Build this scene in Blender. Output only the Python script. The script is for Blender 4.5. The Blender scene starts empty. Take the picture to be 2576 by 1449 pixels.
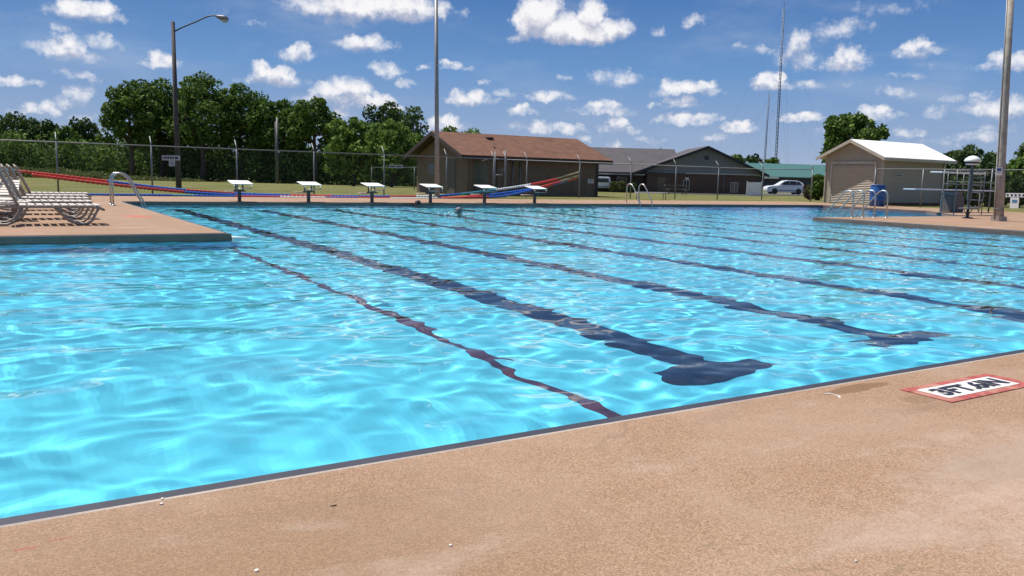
import bpy, bmesh, math, random
import numpy as np
from mathutils import Vector, Matrix
random.seed(7); rng = np.random.default_rng(7)
SC = bpy.context.scene
COL = SC.collection
PI = math.pi
R = math.radians

# ------------------------------------------------------------------ camera
F, PITCH, ROLL, YAW, CH = 2101.4, .1335, .0258, .5591, .98     # solved from the pool geometry
CX, CY = 1288.0, 724.5
_fw = Vector((math.sin(YAW)*math.cos(PITCH), math.cos(YAW)*math.cos(PITCH), -math.sin(PITCH)))
_rt = Vector((math.cos(YAW), -math.sin(YAW), 0)); _up = _rt.cross(_fw)
RT = _rt*math.cos(ROLL) + _up*math.sin(ROLL)
UP = _up*math.cos(ROLL) - _rt*math.sin(ROLL)
cam = bpy.data.cameras.new('camera'); co = bpy.data.objects.new('camera', cam); COL.objects.link(co)
cam.sensor_width = 36; cam.lens = F/2576*36; cam.clip_end = 4000; cam.clip_start = .05
m = Matrix((RT, UP, -_fw)).transposed().to_4x4(); m.translation = Vector((0, 0, CH))
co.matrix_world = m
SC.camera = co

def ray(px, py): return _fw*F + RT*(px-CX) - UP*(py-CY)
def gz(px, py, z=0.0):                       # where a sight line meets height z
    d = ray(px, py); t = (z-CH)/d.z; return Vector((d.x*t, d.y*t, z))
def gy(px, py, y):                           # where it meets the vertical plane y
    d = ray(px, py); t = y/d.y; return Vector((d.x*t, y, CH+d.z*t))
def gd(px, py, Z):                           # point at depth Z
    d = ray(px, py); t = Z/F; return Vector((d.x*t, d.y*t, CH+d.z*t))
FH = Vector((math.sin(YAW), math.cos(YAW), 0)); RH = Vector((math.cos(YAW), -math.sin(YAW), 0))
def ground_z(x, y):
    d = x*FH.x + y*FH.y
    t = min(1, max(0, (d-42)/60)); return -0.45*t*t*(3-2*t)

# ------------------------------------------------------------------ node helpers
class NT:
    def __init__(s, tree): s.t = tree; s.n = tree.nodes; s.l = tree.links
    def node(s, kind, **kw):
        n = s.n.new(kind)
        for k, v in kw.items():
            if k.startswith('i_'):
                key = k[2:]; key = int(key) if key.isdigit() else key.replace('_', ' ')
                if isinstance(v, bpy.types.NodeSocket): s.l.new(v, n.inputs[key])
                else: n.inputs[key].default_value = v
            else: setattr(n, k, v)
        return n
    def math(s, op, a, b=None, c=None, clamp=False):
        n = s.n.new('ShaderNodeMath'); n.operation = op; n.use_clamp = clamp
        for i, v in enumerate((a, b, c)):
            if v is None: continue
            if isinstance(v, bpy.types.NodeSocket): s.l.new(v, n.inputs[i])
            else: n.inputs[i].default_value = v
        return n.outputs[0]
    def vm(s, op, a, b=None, c=None, out=0):
        n = s.n.new('ShaderNodeVectorMath'); n.operation = op
        for i, v in enumerate((a, b, c)):
            if v is None: continue
            if isinstance(v, bpy.types.NodeSocket): s.l.new(v, n.inputs[i])
            elif op == 'SCALE' and i == 1: n.inputs[3].default_value = v
            else: n.inputs[i].default_value = v
        return n.outputs[out]
    def noise(s, vec, scale, detail=3, rough=.55, dist=0, out=0, dim='3D'):
        n = s.n.new('ShaderNodeTexNoise'); n.noise_dimensions = dim
        if vec is not None: s.l.new(vec, n.inputs['Vector'])
        n.inputs['Scale'].default_value = scale; n.inputs['Detail'].default_value = detail
        n.inputs['Roughness'].default_value = rough; n.inputs['Distortion'].default_value = dist
        return n.outputs[out]
    def ramp(s, fac, stops, interp='LINEAR'):
        n = s.n.new('ShaderNodeValToRGB'); s.l.new(fac, n.inputs[0]); r = n.color_ramp; r.interpolation = interp
        while len(r.elements) < len(stops): r.elements.new(.5)
        for e, (p, c) in zip(r.elements, stops):
            e.position = p; e.color = (*c, 1) if len(c) == 3 else c
        return n.outputs[0]
    def mix(s, fac, a, b, mode='MIX'):
        n = s.n.new('ShaderNodeMix'); n.data_type = 'RGBA'; n.blend_type = mode; n.clamp_result = False
        for k, v in ((0, fac), (6, a), (7, b)):
            if isinstance(v, bpy.types.NodeSocket): s.l.new(v, n.inputs[k])
            elif k == 0: n.inputs[0].default_value = v
            else: n.inputs[k].default_value = (*v, 1) if len(v) == 3 else v
        return n.outputs[2]
    def sstep(s, x, a, b):
        n = s.n.new('ShaderNodeMapRange'); n.interpolation_type = 'SMOOTHSTEP'
        s.l.new(x, n.inputs[0]); n.inputs[1].default_value = a; n.inputs[2].default_value = b
        return n.outputs[0]

def newmat(name):
    m = bpy.data.materials.new(name); m.use_nodes = True
    t = NT(m.node_tree); b = t.n['Principled BSDF']; return m, t, b
MATS = {}
def M(name, col=(.5, .5, .5), rough=.6, metal=0, var=.12, scale=3.0, bump=0, bscale=30, spec=None, var2=None, coords='Object'):
    """plain procedural material: base colour with noise variation and optional bump"""
    if name in MATS: return MATS[name]
    m, t, b = newmat(name)
    tc = t.node('ShaderNodeTexCoord').outputs[coords]
    n = t.noise(tc, scale, 5, .6)
    lo = tuple(c*(1-var) for c in col); hi = tuple(min(1, c*(1+var)) for c in col)
    c = t.ramp(n, [(.3, lo), (.7, hi)])
    if var2:
        n2 = t.noise(tc, scale*.23, 3, .5); c = t.mix(t.sstep(n2, .45, .65), c, var2)
    t.l.new(c, b.inputs['Base Color'])
    b.inputs['Roughness'].default_value = rough; b.inputs['Metallic'].default_value = metal
    if spec is not None: b.inputs['Specular IOR Level'].default_value = spec
    if bump:
        bn = t.node('ShaderNodeBump'); bn.inputs['Strength'].default_value = bump; bn.inputs['Distance'].default_value = .02
        t.l.new(t.noise(tc, bscale, 4, .6), bn.inputs['Height']); t.l.new(bn.outputs[0], b.inputs['Normal'])
    MATS[name] = m; return m

# ------------------------------------------------------------------ mesh helpers
class MB:
    """collects vertices, faces and material slots for ONE mesh object"""
    def __init__(s): s.v = []; s.f = []; s.m = []; s.sm = []
    def add(s, vs, fs, mi=0, smooth=False):
        o = len(s.v); s.v += [tuple(v) for v in vs]
        for f in fs: s.f.append(tuple(i+o for i in f)); s.m.append(mi); s.sm.append(smooth)
        return s
    def box(s, a, b, mi=0, mat=None):
        x0, y0, z0 = a; x1, y1, z1 = b
        vs = [Vector(p) for p in ((x0,y0,z0),(x1,y0,z0),(x1,y1,z0),(x0,y1,z0),(x0,y0,z1),(x1,y0,z1),(x1,y1,z1),(x0,y1,z1))]
        if mat is not None: vs = [mat @ v for v in vs]
        return s.add(vs, [(0,3,2,1),(4,5,6,7),(0,1,5,4),(1,2,6,5),(2,3,7,6),(3,0,4,7)], mi)
    def tube(s, pts, r, n=8, mi=0, closed=False, caps=True, mfun=None):
        pts = [Vector(p) for p in pts]; N = len(pts); rings = []
        rr = r if hasattr(r, '__len__') else [r]*N
        prev = None
        for i, p in enumerate(pts):
            if closed: d = pts[(i+1) % N]-pts[i-1]
            else: d = pts[min(i+1, N-1)]-pts[max(i-1, 0)]
            d.normalize()
            if prev is None:
                a = Vector((0, 0, 1)) if abs(d.z) < .9 else Vector((1, 0, 0)); u = d.cross(a).normalized()
            else:
                u = prev - d*prev.dot(d); u.normalize()
            prev = u; w = d.cross(u)
            rings.append([p+(u*math.cos(2*PI*k/n)+w*math.sin(2*PI*k/n))*rr[i] for k in range(n)])
        o = len(s.v); s.v += [tuple(v) for ring in rings for v in ring]
        for i in range(N if closed else N-1):
            j = (i+1) % N; mm = mfun(i) if mfun else mi
            for k in range(n):
                q = (k+1) % n; s.f.append((o+i*n+k, o+j*n+k, o+j*n+q, o+i*n+q)); s.m.append(mm); s.sm.append(True)
        if caps and not closed:
            s.f.append(tuple(o+k for k in range(n))); s.m.append(mi); s.sm.append(False)
            s.f.append(tuple(o+(N-1)*n+k for k in reversed(range(n)))); s.m.append(mi); s.sm.append(False)
        return s
    def lathe(s, prof, n=16, c=(0, 0, 0), mi=0, smooth=True):
        o = len(s.v); c = Vector(c)
        for r, z in prof:
            for k in range(n): s.v.append((c.x+r*math.cos(2*PI*k/n), c.y+r*math.sin(2*PI*k/n), c.z+z))
        for i in range(len(prof)-1):
            for k in range(n):
                q = (k+1) % n; s.f.append((o+i*n+k, o+i*n+q, o+(i+1)*n+q, o+(i+1)*n+k)); s.m.append(mi); s.sm.append(smooth)
        if prof[0][0] > 1e-6: s.f.append(tuple(o+k for k in reversed(range(n)))); s.m.append(mi); s.sm.append(False)
        if prof[-1][0] > 1e-6: s.f.append(tuple(o+(len(prof)-1)*n+k for k in range(n))); s.m.append(mi); s.sm.append(False)
        return s
    def prism(s, poly, y0, y1, mi=0, axis='y'):
        """polygon given in (a, z), extruded along the axis"""
        n = len(poly)
        if axis == 'y': vs = [(a, y0, z) for a, z in poly]+[(a, y1, z) for a, z in poly]
        elif axis == 'x': vs = [(y0, a, z) for a, z in poly]+[(y1, a, z) for a, z in poly]
        else: vs = [(a, z, y0) for a, z in poly]+[(a, z, y1) for a, z in poly]
        fs = [tuple(range(n)), tuple(reversed(range(n, 2*n)))]+[(i, i+n, (i+1) % n+n, (i+1) % n) for i in range(n)]
        return s.add(vs, fs, mi)
    def build(s, name, mats, parent=None, bevel=0, recalc=True, mat=None):
        me = bpy.data.meshes.new(name); me.from_pydata(s.v, [], s.f)
        for mm in (mats if isinstance(mats, (list, tuple)) else [mats]): me.materials.append(mm)
        me.polygons.foreach_set('material_index', s.m); me.polygons.foreach_set('use_smooth', s.sm)
        if recalc:
            bm = bmesh.new(); bm.from_mesh(me); bmesh.ops.recalc_face_normals(bm, faces=bm.faces); bm.to_mesh(me); bm.free()
        me.update()
        o = bpy.data.objects.new(name, me); COL.objects.link(o)
        if mat is not None: o.matrix_world = mat
        if parent is not None: o.parent = parent
        if bevel:
            b = o.modifiers.new('bevel', 'BEVEL'); b.width = bevel; b.segments = 2; b.limit_method = 'ANGLE'; b.angle_limit = R(40)
        return o
def tag(o, label=None, cat=None, group=None, kind=None):
    if label: o['label'] = label
    if cat: o['category'] = cat
    if group: o['group'] = group
    if kind: o['kind'] = kind
    return o
def thing(name, label, cat, loc=(0, 0, 0), rz=0, group=None):
    o = bpy.data.objects.new(name, None); COL.objects.link(o); o.empty_display_size = .2
    o.location = loc; o.rotation_euler = (0, 0, rz); return tag(o, label, cat, group)
def dup(root, loc, rz, label, group=None):
    r = root.copy(); COL.objects.link(r); r.location = loc; r.rotation_euler = (0, 0, rz); r['label'] = label
    if group: r['group'] = group
    for ch in list(root.children):
        c = ch.copy(); COL.objects.link(c); c.parent = r
        for g in list(ch.children):
            d = g.copy(); COL.objects.link(d); d.parent = c
    return r
def text_mesh(name, s, size, mat, parent, matrix, depth=.002, font_bold=.0):
    cu = bpy.data.curves.new(name, 'FONT'); cu.body = s; cu.size = size; cu.extrude = depth; cu.offset = font_bold
    cu.align_x = 'CENTER'; cu.align_y = 'CENTER'
    to = bpy.data.objects.new('tmp', cu); COL.objects.link(to)
    dg = bpy.context.evaluated_depsgraph_get(); dg.update()
    me = bpy.data.meshes.new_from_object(to.evaluated_get(dg)); me.name = name
    bpy.data.objects.remove(to); bpy.data.curves.remove(cu)
    me.materials.clear(); me.materials.append(mat)
    o = bpy.data.objects.new(name, me); COL.objects.link(o); o.parent = parent; o.matrix_local = matrix
    return o

# ------------------------------------------------------------------ light
SUN_EL = R(62); SUN_AZ = R(24)      # towards +y, turned 24 degrees to -x
sd = Vector((-math.sin(SUN_AZ)*math.cos(SUN_EL), math.cos(SUN_AZ)*math.cos(SUN_EL), math.sin(SUN_EL)))
sl = bpy.data.lights.new('sun', 'SUN'); sl.energy = 4.9; sl.angle = R(.53); sl.color = (1, .955, .89)
so = bpy.data.objects.new('sun', sl); COL.objects.link(so); so.rotation_euler = sd.to_track_quat('Z', 'Y').to_euler(); so.location = (0, 0, 60)
sl.cycles.is_caustics_light = True

# clouds: (px, py, half width, half height, strength) in the photograph's own 2576-wide frame, turned into azimuth / elevation
CLOUDS = [(215,30,85,30,1.1),(165,80,28,14,.75),(170,128,68,30,1.1),(255,102,45,16,.7),(150,105,20,10,.5),(412,150,52,24,1.05),
 (195,190,52,13,.7),(30,203,58,20,.9),(203,243,30,30,.85),(170,262,40,18,.45),(88,280,58,22,.85),
(745,130,48,28,.95),(925,105,72,34,1.05),(690,188,88,32,1.15),(980,180,42,18,.9),(860,235,110,40,1.1),(930,260,90,26,1.1),(1018,213,26,14,.8),(860,285,40,20,.8),
 (1135,165,48,15,.9),(1180,250,72,28,1.05),(1275,240,44,15,.7),(1380,243,56,20,.95),(1312,278,46,18,.95),(1120,310,60,22,1.0),
(1545,195,92,26,.7),(1595,190,40,24,.8),(1740,55,36,18,.7),(1660,75,24,12,.6),(1418,190,22,10,.6),
 (1730,225,85,27,1.0),(1715,262,60,17,.9),(1520,275,80,22,.8),(1400,320,100,20,.8),(1545,318,48,32,.95),(1730,298,88,18,.9),(1860,322,52,18,.95),(1550,368,30,12,.6),(1300,315,40,12,.6),
 (1940,205,48,32,1.1),(2015,215,50,12,.75),(2010,125,52,60,.8),(2110,65,78,24,.75),(2125,145,62,40,.95),(1925,128,24,14,.7),(2310,118,52,30,1.05),(2530,155,68,26,.95),
 (2010,300,58,16,.85),(2255,232,42,16,.7),(2385,245,40,10,.5),(2205,285,62,22,.9),(2343,280,36,20,.6),(2520,265,90,28,.85),(2520,310,60,14,.5),(2350,360,60,12,.4),(2100,335,50,10,.35),(2440,345,70,10,.35),(2230,20,90,14,.4),(2330,160,30,10,.3),(560,22,30,8,.3),
 (480,330,60,14,.5),(-120,150,80,40,1),(-260,80,100,50,1),(2750,120,90,40,1),(2900,250,90,30,1)]
world = bpy.data.worlds.new('World'); SC.world = world; world.use_nodes = True
t = NT(world.node_tree); t.n.clear()
out = t.node('ShaderNodeOutputWorld'); bg = t.node('ShaderNodeBackground')
sky = t.node('ShaderNodeTexSky'); sky.sky_type = 'NISHITA'; sky.sun_disc = False
sky.sun_elevation = SUN_EL; sky.sun_rotation = -SUN_AZ
sky.altitude = 100; sky.air_density = 1.25; sky.dust_density = .6; sky.ozone_density = 2.6
g = t.node('ShaderNodeTexCoord').outputs['Generated']
sep = t.node('ShaderNodeSeparateXYZ'); t.l.new(g, sep.inputs[0])
az = t.math('SUBTRACT', t.math('ARCTAN2', sep.outputs[0], sep.outputs[1]), YAW)
el = t.math('ARCSINE', sep.outputs[2])
cmb = t.node('ShaderNodeCombineXYZ'); t.l.new(az, cmb.inputs[0]); t.l.new(el, cmb.inputs[1]); uv = cmb.outputs[0]
wn = t.noise(uv, 13, 6, .62, out=1)
wr = t.vm('MULTIPLY', t.vm('SUBTRACT', wn, (.5, .5, .5)), (.050, .026, 0))
wn2 = t.noise(uv, 70, 4, .6, out=1)
wr2 = t.vm('MULTIPLY', t.vm('SUBTRACT', wn2, (.5, .5, .5)), (.020, .015, 0))
uvw = t.vm('ADD', t.vm('ADD', uv, wr), wr2)
PUFFS = []
_r = random.Random(11)
for (px, py, hw, hh, st) in CLOUDS:
    if hw >= 44 and st >= .8 and 0 <= px <= 2600:
        PUFFS.append((px, py+hh*.30, hw*.98, hh*.50, st*.85))
        n_ = 3 if hw > 80 else 2
        for k in range(n_):
            u = (k+.5)/n_*2-1+_r.uniform(-.15, .15)
            PUFFS.append((px+u*hw*.52, py-hh*_r.uniform(.0, .38), hw*.42, hh*_r.uniform(.50, .72), st*1.1))
    else: PUFFS.append((px, py, hw*.9, hh*.85, st*.9))
PUFFS += [(1350, 40, 52, 44, 1.7), (1378, 12, 36, 26, 1.2), (1318, 62, 34, 36, 1.3), (1490, 38, 44, 40, 1.6), (1440, 78, 120, 30, 1.8), (1400, 62, 70, 32, 1.4), (1545, 66, 52, 26, 1.3), (1300, 98, 22, 10, .7),
    (800, 8, 88, 24, .95), (900, 14, 120, 30, 1.3), (1010, 16, 110, 32, 1.35), (1105, 20, 46, 22, .9), (860, 44, 60, 12, .6), (1160, 34, 20, 12, .45)]
for (px, py, hw, hh, st) in [(1475, 347, 34, 7, .5), (1625, 352, 40, 8, .45), (1240, 352, 30, 7, .4), (2175, 322, 30, 8, .5), (2285, 330, 36, 9, .5), (2205, 395, 40, 8, .45), (2330, 400, 50, 9, .45), (2480, 238, 18, 9, .6), (2470, 340, 60, 12, .5),
    (1800, 345, 40, 8, .45), (560, 300, 40, 9, .4), (230, 300, 34, 10, .4), (1215, 205, 16, 7, .4), (1640, 262, 18, 7, .45), (2120, 205, 26, 8, .4), (640, 60, 26, 6, .35), (1060, 175, 18, 7, .45), (1865, 120, 18, 8, .4), (2290, 190, 34, 8, .35)]:
    PUFFS.append((px, py, hw, hh, st+.1))
def field(v, lift=0.0):
    acc = None
    for (px, py, hw, hh, st) in PUFFS:
        d = ray(px, py).normalized(); a = math.atan2(d.x, d.y)-YAW; e = math.asin(d.z)
        k = F/1.02; sx, sy = k/(hw*1.18), k/(hh*1.22)
        q = t.vm('MULTIPLY_ADD', v, (sx, sy, 0), (-a*sx, -(e+lift)*sy, 0))
        ln = t.vm('DOT_PRODUCT', q, q, out=1)
        s_ = t.math('MULTIPLY_ADD', ln, -st, st)
        acc = s_ if acc is None else t.math('SMOOTH_MAX' if False else 'MAXIMUM', acc, s_)
    return acc
den = field(uvw)
fn = t.noise(uv, 60, 7, .66)
d2 = t.math('ADD', den, t.math('MULTIPLY', t.math('SUBTRACT', fn, .5), 2.05))
cov = t.sstep(d2, .02, 1.35)
den_up = field(uvw, -.013)
# a second, lower sample tells the lit top of each cloud from its grey base
dd = t.math('SUBTRACT', den, den_up)
lit = t.math('MULTIPLY_ADD', dd, .75, .46)
lit = t.math('ADD', lit, t.math('MULTIPLY', t.math('SUBTRACT', fn, .5), 1.3), clamp=True)
cc = t.mix(t.sstep(lit, .05, .85), (5.0, 5.3, 6.6), (10.4, 10.2, 10.3))
# thin milky layer low over the horizon
grad = t.ramp(t.math('MULTIPLY', el, 1.0), [(0, (4.2, 5.1, 6.7)), (.05, (3.1, 4.35, 6.6)), (.12, (1.65, 3.35, 6.4)), (.215, (.75, 2.0, 4.95)), (.6, (.40, 1.25, 3.7))])
skyc = t.mix(t.sstep(el, .75, .25), sky.outputs[0], grad)
cirr = t.math('MULTIPLY', t.sstep(t.noise(t.vm('MULTIPLY', uv, (1, 3, 1)), 5, 6, .6), .45, .8), t.sstep(el, -.02, .12))
skyc = t.mix(t.math('MULTIPLY', cirr, .30), skyc, (6.5, 7.0, 8.0))
fin = t.mix(t.math('MULTIPLY', cov, .96), skyc, cc)
t.l.new(fin, bg.inputs[0]); bg.inputs[1].default_value = .0775
t.l.new(bg.outputs[0], out.inputs[0])
world.cycles.sampling_method = 'MANUAL'; world.cycles.sample_map_resolution = 512

SC.view_settings.view_transform = 'Standard'; SC.view_settings.look = 'None'; SC.view_settings.exposure = 0.28
SC.render.engine = 'CYCLES'
cy = SC.cycles
cy.max_bounces = 10; cy.transparent_max_bounces = 24; cy.transmission_bounces = 8; cy.glossy_bounces = 4; cy.diffuse_bounces = 4
cy.caustics_reflective = False; cy.caustics_refractive = True; cy.blur_glossy = 0.3
cy.sample_clamp_indirect = 6; cy.use_denoising = True; cy.denoiser = 'OPENIMAGEDENOISE'
cy.use_adaptive_sampling = True; cy.adaptive_threshold = .015

# ------------------------------------------------------------------ pool
NY, FY, SX, PY_, RX, WY, WX = 2.55, 25.6, 3.02, 13.19, 20.7, 16.2, 33.0
LX = -9.0; ZW = -.10; ZF = -1.12
# opening: lap pool + shallow wing on the left + diving well on the right
DECKEDGE = [(LX, NY), (RX, NY), (RX, WY), (28.4, WY), (32.4, 20.0), (WX, FY), (SX+.45, FY), (SX+.13, FY-.13), (SX, FY-.45), (SX, PY_), (LX, PY_)]
def offset(poly, d):
    n = len(poly); r = []
    for i in range(n):
        p = Vector(poly[i]); a = (p-Vector(poly[i-1])).normalized(); c = (Vector(poly[(i+1) % n])-p).normalized()
        n1 = Vector((a.y, -a.x)); n2 = Vector((c.y, -c.x)); k = (n1+n2)/(1+n1.dot(n2)); r.append(tuple(p+k*d))
    return r
OPEN = offset(DECKEDGE, -.092)
# concrete deck material: exposed aggregate, stained
def deck_mat():
    m, t, b = newmat('deck_concrete')
    tc = t.node('ShaderNodeTexCoord').outputs['Object']
    fine = t.noise(tc, 125, 3, .8); mid = t.noise(tc, 34, 6, .8); big = t.noise(tc, 1.1, 5, .6, .6); huge = t.noise(tc, .35, 3, .5)
    vo = t.node('ShaderNodeTexVoronoi'); t.l.new(tc, vo.inputs['Vector']); vo.inputs['Scale'].default_value = 230
    sv = t.node('ShaderNodeSeparateXYZ'); t.l.new(vo.outputs['Color'], sv.inputs[0])
    grain = t.math('ADD', t.math('MULTIPLY', fine, .55), t.math('MULTIPLY_ADD', sv.outputs[0], .36, .045))
    c = t.ramp(grain, [(.26, (.155, .090, .050)), (.5, (.300, .186, .116)), (.74, (.46, .310, .212))])
    c = t.mix(t.math('MULTIPLY', t.sstep(mid, .35, .75), .3), c, (.38, .225, .135))
    c = t.mix(t.math('MULTIPLY', t.sstep(big, .42, .68), .38), c, (.40, .285, .21))
    c = t.mix(t.math('MULTIPLY', t.sstep(t.noise(tc, .8, 5, .7, .8), .50, .75), .32), c, (.26, .145, .080))
    sp = t.node('ShaderNodeTexVoronoi'); t.l.new(tc, sp.inputs['Vector']); sp.inputs['Scale'].default_value = 90
    dk = t.math('LESS_THAN', sp.outputs['Distance'], .10)
    c = t.mix(t.math('MULTIPLY', dk, .45), c, (.24, .15, .09))
    # long hairline cracks
    cr = t.node('ShaderNodeTexVoronoi'); cr.feature = 'DISTANCE_TO_EDGE'; cr.inputs['Scale'].default_value = .55
    t.l.new(t.vm('ADD', tc, t.vm('MULTIPLY', t.noise(tc, 2.5, 5, .7, out=1), (.5, .5, 0))), cr.inputs['Vector'])
    crk = t.math('MULTIPLY', t.math('LESS_THAN', cr.outputs['Distance'], .0042), t.sstep(t.noise(tc, 1.7, 2), .42, .56))
    c = t.mix(t.math('MULTIPLY', crk, .55), c, (.22, .15, .10))
    # faded paint, damp stains: marks that stay where they are
    def spot(c, x, y, rx, ry, col, k, th=.35):
        q = t.vm('MULTIPLY_ADD', t.vm('ADD', tc, t.vm('MULTIPLY', t.vm('SUBTRACT', t.noise(tc, 9, 4, .7, out=1), (.5, .5, .5)), (rx*1.1, ry*1.1, 0))), (1/rx, 1/ry, 0), (-x/rx, -y/ry, 0))
        f = t.math('SUBTRACT', 1, t.vm('DOT_PRODUCT', q, q, out=1))
        f = t.math('ADD', f, t.math('MULTIPLY', t.math('SUBTRACT', mid, .5), 1.2))
        return t.mix(t.math('MULTIPLY', t.sstep(f, 0, th), k), c, col)
    c = spot(c, 3.53, 2.465, .27, .055, (.17, .095, .045), .75)
    c = spot(c, 3.63, 2.20, .12, .07, (.20, .12, .07), .5)
    c = spot(c, 3.72, 2.08, .5, .05, (.22, .14, .09), .3)
    c = spot(c, .035, 2.375, .030, .012, (.36, .08, .06), .5); c = spot(c, .115, 2.395, .030, .007, (.36, .08, .06), .6)
    c = spot(c, 2.45, 17.9, .30, .55, (.48, .13, .09), .6); c = spot(c, .2, 14.1, .8, .25, (.42, .16, .12), .35)
    c = spot(c, .3, 1.9, 1.5, .9, (.225, .140, .082), .55, 1.2); c = spot(c, 3.3, 1.25, 1.3, .6, (.47, .36, .285), .6, 1.2)
    streak = t.noise(t.vm('MULTIPLY', tc, (.7, 3.2, 1)), 1.6, 6, .68, .5)
    c = t.mix(t.math('MULTIPLY', t.sstep(streak, .52, .72), .40), c, (.23, .155, .105))
    streak2 = t.noise(t.vm('MULTIPLY', t.vm('ADD', tc, (7, 3, 0)), (.9, 2.4, 1)), 1.1, 6, .65, .4)
    c = t.mix(t.math('MULTIPLY', t.sstep(streak2, .54, .74), .45), c, (.48, .385, .31))
    c = spot(c, 4.6, 1.1, .5, .22, (.52, .47, .40), .4, .8); c = spot(c, 3.2, 1.5, .6, .2, (.28, .21, .16), .35, .8)
    for xx, yy in ((13.4, 27.2), (16.5, 27.0), (8.5, 27.2), (24, 14.2)): c = spot(c, xx, yy, 1.4, .5, (.46, .20, .15), .35)
    t.l.new(c, b.inputs['Base Color']); b.inputs['Roughness'].default_value = .88
    b.inputs['Specular IOR Level'].default_value = .25
    bn = t.node('ShaderNodeBump'); bn.inputs['Strength'].default_value = .16; bn.inputs['Distance'].default_value = .002
    t.l.new(t.math('ADD', fine, t.math('MULTIPLY', mid, .8)), bn.inputs['Height']); t.l.new(bn.outputs[0], b.inputs['Normal'])
    return m
MDECK = deck_mat()
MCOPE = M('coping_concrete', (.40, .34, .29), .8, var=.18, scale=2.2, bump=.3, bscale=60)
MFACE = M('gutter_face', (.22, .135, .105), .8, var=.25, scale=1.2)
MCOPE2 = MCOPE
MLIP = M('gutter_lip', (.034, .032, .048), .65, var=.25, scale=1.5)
def floor_mat():
    m, t, b = newmat('pool_paint')
    tc = t.node('ShaderNodeTexCoord').outputs['Object']
    n = t.noise(tc, .45, 4, .6)
    c = t.ramp(n, [(.3, (.135, .755, .99)), (.7, (.165, .805, 1.0))])
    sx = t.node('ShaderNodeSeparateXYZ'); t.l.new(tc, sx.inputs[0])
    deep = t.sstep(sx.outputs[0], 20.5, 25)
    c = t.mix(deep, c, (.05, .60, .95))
    t.l.new(c, b.inputs['Base Color']); b.inputs['Roughness'].default_value = .9; b.inputs['Specular IOR Level'].default_value = .1
    return m
MFLOOR = floor_mat()
MBLACK = M('line_paint_dark', (.006, .012, .03), .95, var=.2, scale=6)
MRED = M('line_paint_red', (.085, .026, .034), .9, var=.3, scale=8)

# basin: floor and walls
b = MB()
def floor_z(x): return ZF if x < 18 else ZF - 1.3*min(1, (x-18)/8)
xs = [LX-.3, 10, 18, 22, 26, WX+.3]
for i in range(len(xs)-1):
    b.add([(xs[i], NY-.3, floor_z(xs[i])), (xs[i+1], NY-.3, floor_z(xs[i+1])), (xs[i+1], FY+.3, floor_z(xs[i+1])), (xs[i], FY+.3, floor_z(xs[i]))], [(0, 1, 2, 3)])
for i in range(len(OPEN)):
    (x0, y0), (x1, y1) = OPEN[i], OPEN[(i+1) % len(OPEN)]
    n_ = max(1, int(math.hypot(x1-x0, y1-y0)/2))
    b.add([(x0, y0, -3.4), (x1, y1, -3.4), (x1, y1, ZW-.03), (x0, y0, ZW-.03)], [(0, 1, 2, 3)])
pf = tag(b.build('pool_floor', MFLOOR, recalc=False), kind='structure')
# floor markings: lane lines with their T ends, and the red boundary line
def mark(name, x0, y0, x1, y1, mat, dz=.004):
    bb = MB()
    nx = max(1, int((x1-x0)/2)); 
    bb.add([(x0, y0, floor_z(x0)+dz), (x1, y0, floor_z(x1)+dz), (x1, y1, floor_z(x1)+dz), (x0, y1, floor_z(x0)+dz)], [(0, 1, 2, 3)])
    return bb
LANEX = [4.30+2.1336*k for k in range(8)]
recv = [pf]
for k, lx in enumerate(LANEX):
    bb = mark('', lx-.178, NY+1.72, lx+.178, FY-1.9, MBLACK)
    for yy in (NY+1.44, FY-1.9):
        q = mark('', lx-.47, yy-.04, lx+.47, yy+.28, MBLACK, .004); bb.add(q.v, [(0, 1, 2, 3)])
    o = bb.build('lane_line', MBLACK, recalc=False); tag(o, kind='structure'); recv.append(o)
o = mark('', SX-.05, NY+.005, SX+.05, PY_-.1, MRED).build('boundary_line', MRED, recalc=False); tag(o, kind='structure'); recv.append(o)
for o in recv: o.cycles.is_caustics_receiver = True

# water surface: real waves, fine enough for their own refraction and caustics
GX = np.arange(LX-.2, WX+.25, .042); 
ys = [NY-.12]
while ys[-1] < FY+.13: ys.append(ys[-1]+.030+.0011*max(0, ys[-1]-3))
GY_ = np.array(ys)
nx, ny = len(GX), len(GY_)
XX, YY = np.meshgrid(GX, GY_)
H = np.zeros_like(XX)
wx = XX + .10*np.sin(YY*1.3+.7) + .06*np.sin(XX*2.1+YY*1.7); wy = YY + .10*np.sin(XX*1.1) + .05*np.sin(YY*2.7-XX*.9)
dist = np.hypot(XX, YY)
patch = 1+.28*np.sin(XX*.9+1.3*np.sin(YY*.5))*np.sin(YY*.62+1.1*np.sin(XX*.37)+1)
a_short = np.interp(dist, [0, 3, 6, 12, 40], [.28, .36, .60, .95, 1.12])*patch
a_long = np.interp(dist, [0, 3, 7, 14, 40], [.68, .66, .58, .50, .46])*(2-patch)
def fac(L): return a_short if L < .42 else a_long
for i in range(84):
    L = .17*(1.25/.17)**rng.random()
    th = rng.normal(R(100), R(48)) if i % 3 else rng.random()*2*PI
    k = 2*PI/L; s = .0140*(L/.5)**-.12*rng.uniform(.5, 1.3)*fac(L)      # slope of this component
    H += s/k*np.sin(k*(wx*math.cos(th)+wy*math.sin(th))+rng.random()*2*PI)
co_ = np.stack([XX, YY, H+ZW], -1).reshape(-1, 3).astype(np.float32)
idx = np.arange(nx*ny).reshape(ny, nx)
fq = np.stack([idx[:-1, :-1], idx[:-1, 1:], idx[1:, 1:], idx[1:, :-1]], -1).reshape(-1, 4)
me = bpy.data.meshes.new('water'); me.vertices.add(len(co_)); me.vertices.foreach_set('co', co_.ravel())
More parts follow.
